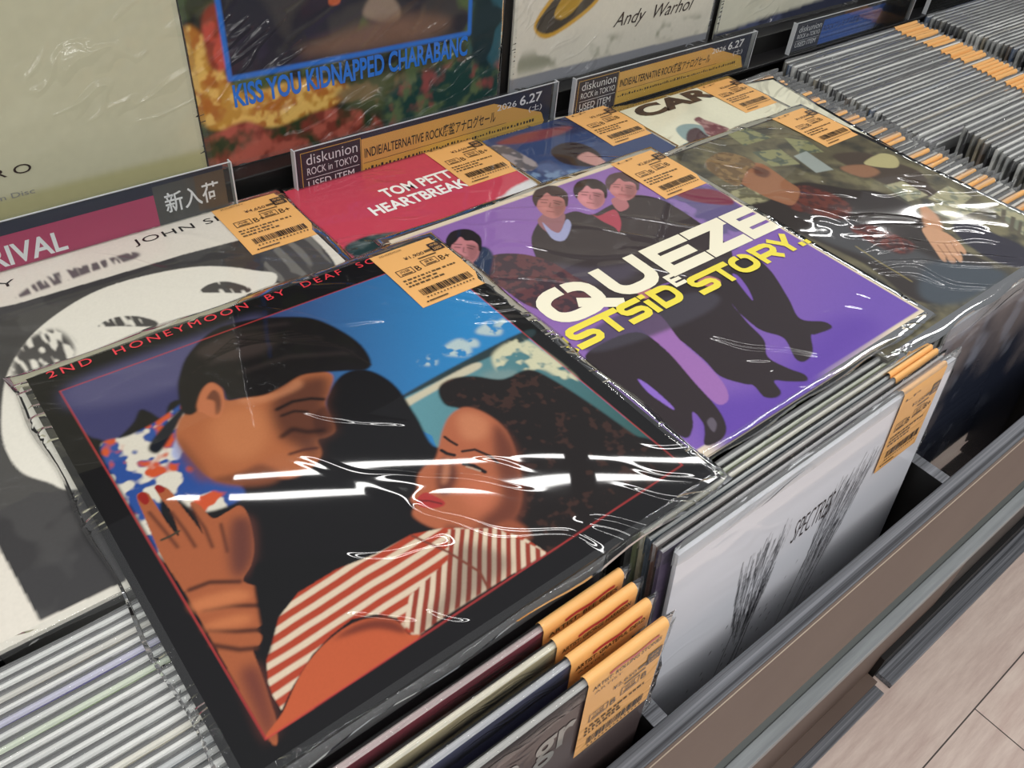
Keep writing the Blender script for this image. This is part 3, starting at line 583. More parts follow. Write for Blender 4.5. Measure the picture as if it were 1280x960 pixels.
('s', (130, 85, 81), 0.003, 0.0035, [0.503, 0.087, 0.485, 0.103, 0.49, 0.109], {}),
('p', (204, 134, 127), 0.01, 1, [0.474, 0.081, 0.484, 0.095, 0.465, 0.113, 0.461, 0.096], {'alpha': 0.7}),
('s', (40, 26, 28), 0.002, 0.0029, [0.482, 0.071, 0.494, 0.081], {}),
('s', (40, 26, 28), 0.002, 0.0029, [0.512, 0.092, 0.52, 0.106], {}),
('s', (120, 62, 66), 0.002, 0.0029, [0.465, 0.115, 0.48, 0.129], {}),
('p', (168, 70, 86), 0.004, 1, [0.566, 0.186, 0.574, 0.21, 0.637, 0.209, 0.612, 0.262, 0.568, 0.301, 0.573, 0.276, 0.565, 0.233], {}),
('p', (202, 134, 138), 0.003, 1, [0.606, 0.081, 0.647, 0.061, 0.684, 0.083, 0.671, 0.134, 0.633, 0.169, 0.594, 0.18, 0.576, 0.163, 0.58, 0.123], {}),
('p', (125, 83, 85), 0.012, 1, [0.654, 0.11, 0.671, 0.134, 0.633, 0.169, 0.598, 0.176, 0.616, 0.144], {'alpha': 0.6}),
('p', (52, 40, 42), 0.003, 1, [0.584, 0.108, 0.607, 0.067, 0.649, 0.039, 0.688, 0.041, 0.711, 0.06, 0.708, 0.101, 0.67, 0.145, 0.657, 0.148, 0.676, 0.123, 0.676, 0.102, 0.66, 0.09, 0.66, 0.069, 0.631, 0.081, 0.611, 0.087], {}),
('s', (52, 40, 42), 0.002, 0.0029, [0.618, 0.085, 0.637, 0.099], {}),
('s', (52, 40, 42), 0.002, 0.0029, [0.648, 0.109, 0.66, 0.128], {}),
('s', (141, 93, 96), 0.003, 0.0035, [0.632, 0.114, 0.615, 0.13, 0.62, 0.135], {}),
('p', (222, 147, 151), 0.01, 1, [0.603, 0.109, 0.614, 0.122, 0.594, 0.139, 0.591, 0.122], {'alpha': 0.7}),
('s', (40, 26, 28), 0.002, 0.0029, [0.612, 0.099, 0.623, 0.109], {}),
('s', (40, 26, 28), 0.002, 0.0029, [0.641, 0.119, 0.649, 0.133], {}),
('s', (120, 62, 66), 0.002, 0.0029, [0.595, 0.14, 0.609, 0.154], {}),
('p', (176, 112, 116), 0.004, 1, [0.666, 0.166, 0.707, 0.17, 0.686, 0.219, 0.643, 0.223], {}),
('p', (190, 122, 122), 0.003, 1, [0.719, 0.097, 0.76, 0.079, 0.798, 0.102, 0.786, 0.151, 0.748, 0.183, 0.708, 0.193, 0.69, 0.176, 0.693, 0.137], {}),
('p', (117, 75, 75), 0.012, 1, [0.768, 0.126, 0.786, 0.151, 0.748, 0.183, 0.712, 0.189, 0.73, 0.159], {'alpha': 0.6}),
('p', (84, 62, 64), 0.003, 1, [0.697, 0.123, 0.72, 0.084, 0.762, 0.058, 0.802, 0.061, 0.825, 0.081, 0.823, 0.12, 0.785, 0.162, 0.772, 0.164, 0.791, 0.14, 0.79, 0.12, 0.774, 0.108, 0.774, 0.087, 0.744, 0.098, 0.725, 0.104], {}),
('s', (84, 62, 64), 0.002, 0.0029, [0.731, 0.102, 0.751, 0.116], {}),
('s', (84, 62, 64), 0.002, 0.0029, [0.762, 0.126, 0.775, 0.145], {}),
('s', (133, 85, 85), 0.003, 0.0035, [0.746, 0.13, 0.729, 0.145, 0.734, 0.15], {}),
('p', (209, 134, 134), 0.01, 1, [0.717, 0.124, 0.728, 0.137, 0.708, 0.153, 0.704, 0.137], {'alpha': 0.7}),
('s', (40, 26, 28), 0.002, 0.0029, [0.725, 0.115, 0.737, 0.125], {}),
('s', (40, 26, 28), 0.002, 0.0029, [0.755, 0.136, 0.764, 0.149], {}),
('s', (120, 62, 66), 0.002, 0.0029, [0.709, 0.154, 0.723, 0.168], {}),
('p', (192, 124, 128), 0.003, 1, [0.137, 0.106, 0.171, 0.085, 0.206, 0.106, 0.197, 0.157, 0.166, 0.192, 0.132, 0.205, 0.116, 0.188, 0.116, 0.148], {}),
('p', (119, 76, 79), 0.012, 1, [0.181, 0.133, 0.197, 0.157, 0.166, 0.192, 0.136, 0.2, 0.15, 0.169], {'alpha': 0.6}),
('p', (34, 28, 34), 0.003, 1, [0.119, 0.134, 0.137, 0.092, 0.173, 0.063, 0.207, 0.064, 0.228, 0.083, 0.228, 0.123, 0.197, 0.168, 0.186, 0.171, 0.201, 0.146, 0.2, 0.125, 0.185, 0.114, 0.184, 0.093, 0.159, 0.106, 0.142, 0.112], {}),
('s', (34, 28, 34), 0.002, 0.0029, [0.148, 0.11, 0.165, 0.124], {}),
('s', (34, 28, 34), 0.002, 0.0029, [0.176, 0.133, 0.188, 0.151], {}),
('s', (134, 86, 89), 0.003, 0.0035, [0.162, 0.138, 0.148, 0.154, 0.152, 0.16], {}),
('p', (211, 136, 140), 0.01, 1, [0.137, 0.133, 0.147, 0.146, 0.13, 0.163, 0.126, 0.147], {'alpha': 0.7}),
('s', (40, 26, 28), 0.002, 0.0029, [0.143, 0.124, 0.154, 0.133], {}),
('s', (40, 26, 28), 0.002, 0.0029, [0.17, 0.143, 0.178, 0.156], {}),
('s', (120, 62, 66), 0.002, 0.0029, [0.131, 0.165, 0.144, 0.179], {}),
('p', (178, 112, 122), 0.004, 1, [0.58, 0.578, 0.622, 0.576, 0.636, 0.605, 0.613, 0.619, 0.586, 0.606], {}),
('p', (178, 112, 122), 0.004, 1, [0.415, 0.521, 0.451, 0.52, 0.445, 0.548, 0.409, 0.556], {}),
],
'hard': [
('p', (92, 86, 68), 0, 0, [-0.1, -0.1, 1.1, -0.1, 1.1, 1.1, -0.1, 1.1], {'noise2': (9, 0.5, (122, 116, 88)), 'noise3': (17, 0.55, (62, 60, 54)), 'soft': 3, 'oct': 5}),
('p', (58, 54, 54), 0.001, 0, [-0.1, -0.1, 1.1, -0.1, 1.1, 0.018, -0.1, 0.018], {}),
('p', (134, 134, 96), 0.004, 0, [0.578, -0.008, 0.677, 0.014, 0.695, 0.104, 0.561, 0.093], {'noise2': (40, 0.55, (84, 92, 80))}),
('p', (134, 134, 96), 0.004, 0, [0.733, 0.125, 0.789, 0.183, 0.77, 0.262, 0.686, 0.227], {'noise2': (40, 0.55, (84, 92, 80))}),
('p', (134, 134, 96), 0.004, 0, [0.55, 0.136, 0.653, 0.17, 0.627, 0.272, 0.53, 0.234], {'noise2': (40, 0.55, (84, 92, 80))}),
('p', (150, 158, 152), 0.004, 0, [0.653, 0.226, 0.72, 0.227, 0.695, 0.353, 0.625, 0.336], {}),
('p', (74, 64, 56), 0.006, 1, [0.771, 0.294, 0.883, 0.327, 0.92, 0.411, 0.944, 0.516, 0.881, 0.596, 0.869, 0.673, 0.799, 0.603, 0.765, 0.51, 0.761, 0.409], {}),
('p', (176, 168, 122), 0.003, 1, [0.83, 0.378, 0.936, 0.37, 0.966, 0.406, 0.935, 0.444, 0.89, 0.454, 0.836, 0.411], {}),
('p', (142, 104, 80), 0.006, 1, [0.724, 0.358, 0.816, 0.387, 0.821, 0.444, 0.74, 0.438], {}),
('p', (164, 160, 128), 0.003, 0, [0.753, 0.503, 0.836, 0.518, 0.827, 0.615, 0.732, 0.602], {'noise2': (34, 0.58, (120, 124, 104))}),
('p', (164, 160, 128), 0.003, 0, [0.808, 0.626, 0.944, 0.616, 0.948, 0.698, 0.825, 0.712], {'noise2': (34, 0.58, (120, 124, 104))}),
('p', (164, 160, 128), 0.003, 0, [0.74, 0.639, 0.881, 0.68, 0.895, 0.753, 0.755, 0.738], {'noise2': (34, 0.58, (120, 124, 104))}),
('p', (164, 160, 128), 0.003, 0, [0.93, 0.775, 1.03, 0.781, 0.985, 0.851, 0.868, 0.908], {'noise2': (34, 0.58, (120, 124, 104))}),
('p', (90, 84, 70), 0.001, 0, [0.958, 0.791, 0.972, 0.8, 0.882, 0.841, 0.878, 0.828], {}),
('p', (90, 84, 70), 0.001, 0, [0.947, 0.828, 0.952, 0.841, 0.86, 0.878, 0.866, 0.862], {}),
('p', (90, 84, 70), 0.001, 0, [0.942, 0.856, 0.944, 0.868, 0.853, 0.903, 0.862, 0.889], {}),
('p', (150, 146, 112), 0.004, 0, [0.277, 0.266, 0.374, 0.279, 0.36, 0.358, 0.287, 0.398, 0.25, 0.335], {'noise2': (40, 0.55, (96, 92, 70))}),
('p', (48, 42, 40), 0.008, 1, [0.239, 0.359, 0.348, 0.362, 0.475, 0.339, 0.549, 0.36, 0.63, 0.453, 0.705, 0.52, 0.717, 0.625, 0.667, 0.71, 0.606, 0.772, 0.633, 0.882, 0.596, 0.95, 0.297, 0.929, 0.309, 0.726, 0.279, 0.532], {}),
('p', (70, 70, 72), 0.02, 1, [0.423, 0.511, 0.506, 0.622, 0.504, 0.756, 0.511, 0.852, 0.478, 0.92, 0.378, 0.857, 0.344, 0.703, 0.31, 0.565], {}),
('p', (100, 52, 44), 0.006, 1, [0.395, 0.379, 0.509, 0.359, 0.552, 0.418, 0.55, 0.514, 0.464, 0.556, 0.41, 0.492, 0.372, 0.439], {'noise2': (60, 0.52, (70, 42, 40))}),
('p', (104, 54, 48), 0.006, 1, [0.435, 0.593, 0.506, 0.622, 0.526, 0.703, 0.52, 0.756, 0.449, 0.759, 0.425, 0.688], {'noise2': (60, 0.52, (66, 44, 44))}),
('p', (146, 98, 70), 0.005, 1, [0.364, 0.218, 0.452, 0.176, 0.512, 0.199, 0.511, 0.258, 0.498, 0.319, 0.484, 0.378, 0.395, 0.421, 0.367, 0.383, 0.354, 0.311], {}),
('p', (132, 106, 72), 0.005, 1, [0.338, 0.122, 0.4, 0.087, 0.468, 0.089, 0.499, 0.144, 0.494, 0.195, 0.42, 0.216, 0.338, 0.258, 0.319, 0.214], {'noise2': (60, 0.5, (104, 82, 58))}),
('p', (96, 60, 48), 0.006, 1, [0.481, 0.205, 0.497, 0.25, 0.455, 0.271, 0.439, 0.239], {}),
('s', (60, 36, 32), 0.002, 0.0032, [0.463, 0.206, 0.469, 0.228], {}),
('p', (190, 142, 108), 0.006, 1, [0.749, 0.634, 0.741, 0.693, 0.673, 0.753, 0.625, 0.734], {}),
('p', (196, 150, 116), 0.003, 1, [0.618, 0.72, 0.65, 0.72, 0.664, 0.743, 0.67, 0.776, 0.656, 0.817, 0.633, 0.85, 0.611, 0.86, 0.614, 0.843, 0.585, 0.867, 0.56, 0.874, 0.574, 0.846, 0.553, 0.865, 0.531, 0.865, 0.549, 0.835, 0.528, 0.85, 0.522, 0.841, 0.555, 0.797], {}),
('s', (110, 70, 54), 0.002, 0.0026, [0.612, 0.794, 0.566, 0.85], {}),
('s', (110, 70, 54), 0.002, 0.0026, [0.637, 0.8, 0.591, 0.856], {}),
('s', (110, 70, 54), 0.002, 0.0026, [0.587, 0.788, 0.549, 0.84], {}),
('p', (44, 42, 54), 0.006, 1, [0.712, 0.762, 0.812, 0.772, 0.801, 0.842, 0.803, 0.941, 0.698, 0.992, 0.654, 0.896], {}),
('p', (66, 74, 82), 0.02, 1, [0.47, 0.827, 0.572, 0.891, 0.618, 0.986, 0.373, 0.978, 0.311, 0.898], {}),
('s', (176, 160, 96), 0.002, 0.0024, [0.366, 0.661, 0.356, 0.746, 0.352, 0.849], {}),
],
'john': [
('p', (214, 208, 196), 0, 0, [-0.1, -0.1, 1.1, -0.1, 1.1, 1.1, -0.1, 1.1], {}),
('p', (58, 57, 58), 0.003, 0, [0.202, 0.131, 0.294, 0.149, 0.502, 0.155, 0.674, 0.158, 0.814, 0.17, 0.97, 0.232, 0.959, 0.392, 0.881, 0.414, 0.707, 0.551, 0.253, 0.936, 0.224, 0.985, 0.092, 0.981, 0.079, 0.772, 0.076, 0.525], {'noise2': (11, 0.6, (70, 69, 69))}),
('p', (74, 72, 72), 0.004, 1, [0.921, 0.219, 0.969, 0.231, 0.959, 0.392, 0.905, 0.41, 0.815, 0.38, 0.816, 0.295], {'noise2': ((90, 14), 0.58, (110, 108, 104))}),
('p', (216, 212, 200), 0.003, 1, [0.171, 0.489, 0.153, 0.577, 0.159, 0.653, 0.19, 0.705, 0.22, 0.746, 0.301, 0.751, 0.571, 0.526, 0.807, 0.375, 0.785, 0.307, 0.685, 0.225, 0.54, 0.191, 0.421, 0.202, 0.298, 0.268, 0.217, 0.367], {}),
('p', (70, 68, 68), 0.012, 1, [0.223, 0.386, 0.247, 0.313, 0.297, 0.277, 0.336, 0.283, 0.351, 0.35, 0.32, 0.406, 0.267, 0.404], {'noise': ((150, 30), 0.44)}),
('p', (66, 64, 64), 0.004, 1, [0.412, 0.319, 0.45, 0.308, 0.492, 0.328, 0.522, 0.371, 0.51, 0.383, 0.451, 0.344], {'noise': ((170, 26), 0.3)}),
('p', (66, 64, 64), 0.004, 1, [0.644, 0.319, 0.675, 0.302, 0.714, 0.316, 0.745, 0.365, 0.73, 0.378, 0.682, 0.347], {'noise': ((170, 26), 0.3)}),
('p', (92, 88, 90), 0.008, 1, [0.301, 0.126, 0.383, 0.08, 0.49, 0.083, 0.575, 0.085, 0.577, 0.114, 0.479, 0.115, 0.369, 0.126], {'noise': ((200, 16), 0.4)}),
],
'red': [
('p', (186, 64, 82), 0, 0, [-0.1, -0.1, 1.1, -0.1, 1.1, 1.1, -0.1, 1.1], {}),
('p', (206, 206, 206), 0.004, 1, [0.835, 0.35, 0.867, 0.338, 0.931, 0.314, 1.076, 0.307, 1.035, 0.391, 0.877, 0.435], {}),
('p', (28, 52, 54), 0.004, 1, [0.346, 0.338, 0.406, 0.315, 0.462, 0.323, 0.511, 0.344, 0.508, 0.386, 0.38, 0.434], {'noise2': (30, 0.6, (70, 84, 84))}),
],
'blue': [
('p', (50, 66, 104), 0, 0, [-0.1, -0.1, 1.1, -0.1, 1.1, 1.1, -0.1, 1.1], {'noise2': (7, 0.58, (74, 92, 130))}),
('p', (38, 46, 78), 0.02, 1, [0.756, 0.006, 1.001, 0.009, 0.951, 0.114, 0.703, 0.107], {}),
('p', (120, 62, 66), 0.01, 1, [0.487, 0.046, 0.595, 0.033, 0.718, 0.051, 0.785, 0.075, 0.711, 0.098, 0.583, 0.089], {}),
('p', (44, 34, 38), 0.006, 1, [0.605, 0.174, 0.667, 0.149, 0.72, 0.167, 0.741, 0.228, 0.72, 0.288, 0.658, 0.31, 0.594, 0.251], {}),
('p', (178, 132, 126), 0.004, 1, [0.653, 0.249, 0.708, 0.233, 0.718, 0.275, 0.712, 0.318, 0.675, 0.321], {}),
('p', (150, 140, 140), 0.006, 1, [0.445, 0.059, 0.502, 0.067, 0.518, 0.148, 0.516, 0.217, 0.465, 0.232, 0.418, 0.182], {'noise2': (40, 0.5, (90, 86, 90))}),
('p', (110, 134, 164), 0.01, 1, [0.407, 0.187, 0.486, 0.244, 0.622, 0.312, 0.721, 0.387, 0.51, 0.4, 0.398, 0.313], {'noise': (36, 0.45)}),
],
'car': [
('p', (216, 214, 190), 0, 0, [-0.1, -0.1, 1.1, -0.1, 1.1, 1.1, -0.1, 1.1], {}),
('p', (128, 150, 150), 0.004, 1, [0.477, 0.214, 0.526, 0.194, 0.572, 0.213, 0.589, 0.256, 0.548, 0.3, 0.457, 0.288], {}),
('p', (70, 48, 56), 0.004, 1, [0.478, 0.261, 0.524, 0.234, 0.559, 0.239, 0.547, 0.286, 0.539, 0.322, 0.453, 0.299], {}),
('p', (108, 58, 66), 0.003, 1, [0.595, 0.191, 0.628, 0.181, 0.632, 0.211, 0.649, 0.263, 0.651, 0.305, 0.574, 0.328, 0.552, 0.289, 0.583, 0.24], {'noise2': (60, 0.55, (150, 110, 110))}),
],
}


TONE = {'deaf': .74, 'squeeze': .88, 'john': .92, 'hard': .9}   # how dark each sleeve is printed
def flat_record(art, n, x0, y0, z, pm, label, edge, tagspec=None, rz=0.0, over=.0045, seed=1, t=.0028, group=None):
    r = tag(empty('record', (x0 + .1575, y0 - .1575, z - t), (0, 0, rz)), label, 'record', group)
    off = (-.1575, .1575, t)
    sub = None
    me = cover_mesh(paint(ART[art], n) * TONE.get(art, 1.0) if isinstance(art, str) else art, .315, t, [PRINT[pm]], edge)
    c = link('cover', me, r, off)
    rg = sleeve_ring(r, .315, over, seed); rg.location = off
    if tagspec:
        tg = flat_tag(r, .315, 0, 0, *tagspec); tg.location = off
    return r, off

# ------------------------------------------------------------------ upright records
T = .0030; H = .315; W = .315
def upright_cover_mesh():
    m = MB(); b = .0008
    x0, x1, y0, y1 = 0, W, -T / 2, T / 2
    vs = [(x0, y0, 0), (x1, y0, 0), (x1, y1, 0), (x0, y1, 0), (x0, y0, H - b), (x1, y0, H - b), (x1, y1, H - b), (x0, y1, H - b),
          (x0, y0 + b, H), (x1, y0 + b, H), (x1, y1 - b, H), (x0, y1 - b, H)]
    m.add(vs, [(0, 3, 2, 1), (0, 1, 5, 4), (2, 3, 7, 6), (3, 0, 4, 8, 11, 7)], jacket)
    o = len(m.v) - 12
    for f in ((4, 5, 9, 8), (6, 7, 11, 10), (8, 9, 10, 11), (1, 2, 6, 10, 9, 5)):
        m.f.append(tuple(i + o for i in f)); m.m.append(m.mi(jacket_edge))
    return m.mesh('cover')
UP_COVER = upright_cover_mesh()
def upright_sleeve_mesh(seed, right=.006, amp=.0008, full=False, up=.003, mt=None):
    """film bag round the upper part of an upright record: front and back sheet, folded top, end flaps"""
    r = np.random.RandomState(seed); m = MB(); nx = 30
    depth = .013 if not full else .16; ph = r.rand(4) * 6.3
    prof = [(-1, -depth), (-1, -.012), (-1, -.001), (-.55, up * .8), (.55, up), (1, -.001), (1, -.012), (1, -depth)]
    xs = np.linspace(-.003, W + right, nx + 1); vs = []
    for i, x in enumerate(xs):
        k = .35 if (x < 0 or x > W + .001) else 1
        tw = (r.rand() - .5) * 2; wv = math.sin(x * 31 + ph[0]) * .5 + math.sin(x * 83 + ph[1]) * .3 + (r.rand() - .5) * .35
        for (s, dz) in prof:
            vs.append((x + 0, s * (T / 2 + .0009) * k + wv * .0002 + (tw * amp * .5 if k < 1 else 0), H + dz + wv * amp * .8 * (dz > -.0005)))
    q = len(prof)
    m.add(vs, [(i * q + j, (i + 1) * q + j, (i + 1) * q + j + 1, i * q + j + 1) for i in range(nx) for j in range(q - 1)], mt or film_fold)
    # end flaps
    for side, x in ((0, -.0032), (1, W + .001)):
        vs = []; nz = 10; wd = .0025 if side == 0 else right
        for j in range(nz + 1):
            z = H - .0015 - j * .11 / nz
            for (a, yy) in ((0, -1), (1, 0), (0, 1)):
                vs.append((x + (a if side else -a * .6) * wd * (.5 + r.rand()), yy * (T / 2 + .0004) + (r.rand() - .5) * amp * (1 + 2 * a * side), z))
        m.add(vs, [(j * 3 + k, j * 3 + k + 1, j * 3 + k + 4, j * 3 + k + 3) for j in range(nz) for k in range(2)], film_crinkle if side else film)
    return m.mesh('clear_sleeve', True)
SLEEVES = [upright_sleeve_mesh(40 + i) for i in range(5)]
SLEEVES_CLEAR = [upright_sleeve_mesh(50 + i, mt=film) for i in range(2)]
SLEEVES_CRINKLE = [upright_sleeve_mesh(60 + i, .014, .0022, up=.005) for i in range(6)]
def tag_fold_mesh(front=TH, back=.02):
    m = MB(); g = T / 2 + .0012; n = 6
    prof = [(-g, H - front + (front - .001) * k / n) for k in range(n)] + [(-g, H + .0005), (-g * .6, H + .0030), (0, H + .0038), (g * .6, H + .0030), (g, H + .0005), (g, H - back)]
    vs = []
    for (y, z) in prof: vs += [(W - TW - .002, y, z), (W - .002, y, z)]
    m.add(vs, [(2 * i, 2 * i + 1, 2 * i + 3, 2 * i + 2) for i in range(len(prof) - 1)], tag_paper)
    return m.mesh('price_tag', True)
TAG_FOLD = tag_fold_mesh()
def tag_print_mesh(price, g1, g2, seed, artist=None):
    m = MB(); tag_printing(m, price, g1, g2, (W - TW - .002, H - .0045 if artist else H + .001), 'ARTIST' if artist else 'LP', seed)
    if artist:
        m.text('ARTIST: ' + artist, W - TW + .002, H - .0085, TW * .86, .0038, .0002, ink_black, bold=.01)
        pts = [(W - TW * .78 + TW * .62 * t, H - .0020 + .0007 * math.sin(9 * t)) for t in np.linspace(0, 1, 9)]
        m.stroke(pts, .0024, .0003, ink_marker)
    return m.mesh('printing')
TAG_PRINTS = [tag_print_mesh('¥%s' % p, g, h, 100 + i) for i, (p, g, h) in enumerate((('2,450', 'B', 'B'), ('3,200', 'B+', 'B'), ('1,650', 'B', 'B+')))]

def upright(x0, y, z, lean, color, label, group=None, sleeves=SLEEVES, tagged=None, roll=0.0, yaw=0.0, thick=1.0):
    thick = min(thick, 1.24)
    """record standing on its edge; x0 = left end, (y, z) = middle of its top edge"""
    c, s = math.cos(lean), math.sin(lean)
    r = empty('record', (x0, y - s * H, z - c * H), (-lean, roll, yaw)); tag(r, label, 'record', group); r.scale = (1, thick, 1); jt = random.uniform(-.006, .0) if group else 0
    o = link('cover', UP_COVER, r); o.color = rgba(color)
    if sleeves: link('clear_sleeve', random.choice(sleeves), r)
    if tagged is not None:
        t = link('price_tag', TAG_FOLD, r, (jt, 0, 0), label='orange price tag folded over the top edge')
        link('printing', tagged if not isinstance(tagged, int) else TAG_PRINTS[tagged % 3], t, (0, -(T / 2 + .0013), 0), (math.pi / 2, 0, 0))
    return r
ORD = ['first', 'second', 'third', 'fourth', 'fifth', 'sixth', 'seventh', 'eighth', 'ninth', 'tenth', 'eleventh', 'twelfth', 'thirteenth', 'fourteenth', 'fifteenth', 'sixteenth',
       'seventeenth', 'eighteenth', 'nineteenth'] + ['twentieth'] + ['twenty-' + w for w in ('first', 'second', 'third', 'fourth', 'fifth', 'sixth', 'seventh', 'eighth', 'ninth')] + ['thirtieth'] + \
      ['thirty-' + w for w in ('first', 'second', 'third', 'fourth', 'fifth', 'sixth', 'seventh', 'eighth', 'ninth')] + ['fortieth'] + \
      ['forty-' + w for w in ('first', 'second', 'third', 'fourth', 'fifth', 'sixth', 'seventh', 'eighth', 'ninth')] + ['fiftieth', 'fifty-first', 'fifty-second', 'fifty-third']

# ------------------------------------------------------------------ the flat records, bottom of the pile first
Z = {k: v for k, v in zip('dsjrhbc', (0, -.0035, -.0035, -.007, -.007, -.0105, -.014))}
r, off = flat_record([[[]]] and np.ones((8, 8, 3)) * np.array(lin('d6d4be')), 8, .5485, .113, -.0175, 5, 'plain cream record lying lowest, poking out beyond the lettered cream cover', 'cfccb8', rz=-.155, seed=9)
r, off = flat_record('car', 260, .515, .113, Z['c'], 5, 'cream record with large dark capitals lying flat before the ochre sign by the far bin', 'cfcdb8', ('¥2,650', 'B', 'B+', 'LP', 5), seed=2)
L_ = MB(); L_.text('CARI', .140, -.0305, .130, .0260, 0, ink_brown, bold=.055); L_.build('lettering', r, (off[0], off[1], off[2] + .0003), label='dark brown heavy capitals')
r, off = flat_record('blue', 260, .319, .127, Z['b'], 4, 'blue photographic record lying flat between the red and the cream covers', '2c3550', ('¥3,100', 'B', 'B', 'LP', 6), seed=3)
r, off = flat_record('red', 200, .141, .133, Z['r'], 2, 'red record with white capitals lying flat before the ochre sale sign', '8c3038', ('¥3,650', 'B', 'B+', 'LP', 7), seed=4)
L_ = MB(); sx = .315
L_.text('TOM PETTY', .180, -.0575, .084, .0150, 0, ink_white, bold=.03)
L_.text('HEARTBREAKERS', .157, -.0775, .125, .0150, 0, ink_white, bold=.03)
red_let = L_.build('lettering', r, (off[0], off[1], off[2] + .0003), label='white heavy capitals')
r, off = flat_record('hard', 340, .515, .005, Z['h'], 3, 'brownish record picturing a leaning fair-haired person among papers, beside the violet cover', '4a443c', ('¥1,950', 'B', 'B', 'LP', 8), seed=5, over=.006)
r, off = flat_record('john', 400, -.071, .13, Z['j'], 0, 'white record with charcoal panel and pale brushed face, under the black-bordered one', 'c8c4ba', ('¥4,650', 'B+', 'B+', 'JOURNEY', 9), seed=6)
L_ = MB(); L_.text('JOHN SIMON', .186, -.0225, .114, .0105, 0, ink_black, spacing=1.1); L_.text('JOURNEY', .010, -.0265, .090, .0100, 0, ink_black, spacing=1.1)
L_.build('lettering', r, (off[0], off[1], off[2] + .0003), label='thin black capitals')
r, off = flat_record('squeeze', 440, .2795, .0175, Z['s'], 1, 'violet record with cream border, four dark-suited men and huge cream and yellow lettering', 'd8c8a8', ('¥2,850', 'B', 'B', 'LP', 10), seed=7)

# wide extended display letters, drawn as strokes in unit cells
def arc(cx, cy, rx, ry, a0, a1, n=6): return [(cx + rx * math.cos(math.radians(a)), cy + ry * math.sin(math.radians(a))) for a in np.linspace(a0, a1, n)]
def rrect(x0, y0, x1, y1, r): return arc(x1 - r, y1 - r, r, r, 90, 0) + arc(x1 - r, y0 + r, r, r, 0, -90) + arc(x0 + r, y0 + r, r, r, -90, -180) + arc(x0 + r, y1 - r, r, r, 180, 90)
def G(ch, t):
    h = t / 2; a, b = h, 1 - h; c = .5; r = .28
    if ch == 'E': return [[(a, 0), (a, 1)], [(a, b), (1, b)], [(a, c), (.92, c)], [(a, h), (1, h)]]
    if ch == 'U': return [[(a, 1), (a, h + r)] + arc(a + r, h + r, r, r, 180, 270)[1:] + arc(b - r, h + r, r, r, 270, 360) + [(b, 1)]]
    if ch == 'Q': return [rrect(a, h, b, b, r) + [(c, b), (c + .02, b)], [(.55, .42), (1.06, -.06)]]
    if ch == 'O': return [rrect(a, h, b, b, r) + [(c, b), (c + .02, b)]]
    if ch == 'D': return [[(a, 0), (a, 1)], [(0, b), (b - r, b)] + arc(b - r, b - r, r, r, 90, 0)[1:] + arc(b - r, h + r, r, r, 0, -90) + [(0, h)]]
    if ch == 'Z': return [[(0, b), (1, b)], [(1 - h * 1.2, 1 - t * .6), (h * 1.2, t * .6)], [(0, h), (1, h)]]
    if ch == 'S': 
        q = (c - h) / 2
        return [[(1, b), (a + q, b)] + arc(a + q, b - q, q, q, 90, 270)[1:] + [(b - q, c)] + arc(b - q, h + q, q, q, 90, -90)[1:] + [(0, h)]]
    if ch == 'T': return [[(0, b), (1, b)], [(c, 0), (c, 1)]]
    if ch == 'i': return [[(c, 0), (c, .68)], [(c, .80), (c, 1)]]
    if ch == 'R': 
        q = (b - .40) / 2
        return [[(a, 0), (a, 1)], [(0, b), (b - q, b)] + arc(b - q, b - q, q, q, 90, -90)[1:] + [(a, .40)], [(.55, .40), (b, 0)]]
    if ch == 'Y': return [[(.06, 1), (c, .45)], [(.94, 1), (c, .45)], [(c, 0), (c, .5)]]
    if ch == 'A': return [[(.04, 0), (c, 1)], [(.96, 0), (c, 1)], [(.2, .3), (.8, .3)]]
    if ch == '.': return [[(0, h), (1, h)]]
    return []
def display(m, s, widths, x, y, h, t, gap, shear, z, mt, tilt=0.0):
    for ch, w in zip(s, widths):
        zz = z
        for st in G(ch, t):
            pts = []
            for (u, v) in st:
                px, py = u * w * h, v * h
                gx = x + px + shear * py; gy = y + py
                pts.append((gx, gy + tilt * (gx - .0)))
            m.stroke(pts, t * h * (1.0 if ch != 'Z' else 1.0), zz, mt); zz += .00003
        x += w * h + gap
    return x
def put(m, spec, v1, h, t_, z, mt):
    """letters at given left and right edges (fractions of the cover), v1 = bottom edge"""
    k = 0
    for ch, u0, u1 in spec:
        for st in G(ch, t_):
            m.stroke([(.315 * (u0 + (u1 - u0) * a), -.315 * (v1 - h * b)) for a, b in st], .315 * h * t_, z + k * .00002, mt); k += 1
L_ = MB()
put(L_, (('S', -.035, .135), ('Q', .148, .345), ('U', .357, .525), ('E', .540, .700), ('Z', .705, .862), ('E', .868, .998)), .531, .134, .27, 0, ink_cream)
L_.build('title_lettering', r, (off[0], off[1], off[2] + .0003), label='huge wide cream capitals')
L_ = MB()
put(L_, (('E', -.05, .03), ('A', .04, .138), ('S', .145, .232), ('T', .228, .316), ('S', .312, .392), ('i', .385, .425), ('D', .424, .506)), .614, .076, .25, 0, ink_yellow)
put(L_, (('S', .548, .630), ('T', .626, .706), ('O', .704, .796), ('R', .800, .888), ('Y', .884, .962), ('.', .958, .976), ('.', .982, .998)), .628, .074, .25, .0002, ink_yellow)
L_.build('subtitle_lettering', r, (off[0], off[1], off[2] + .0004), label='wide yellow capitals')
L_ = MB(); put(L_, (('E', .514, .556),), .566, .05, .25, 0, ink_cream)
L_.build('small_lettering', r, (off[0], off[1], off[2] + .0005), label='small cream letter')

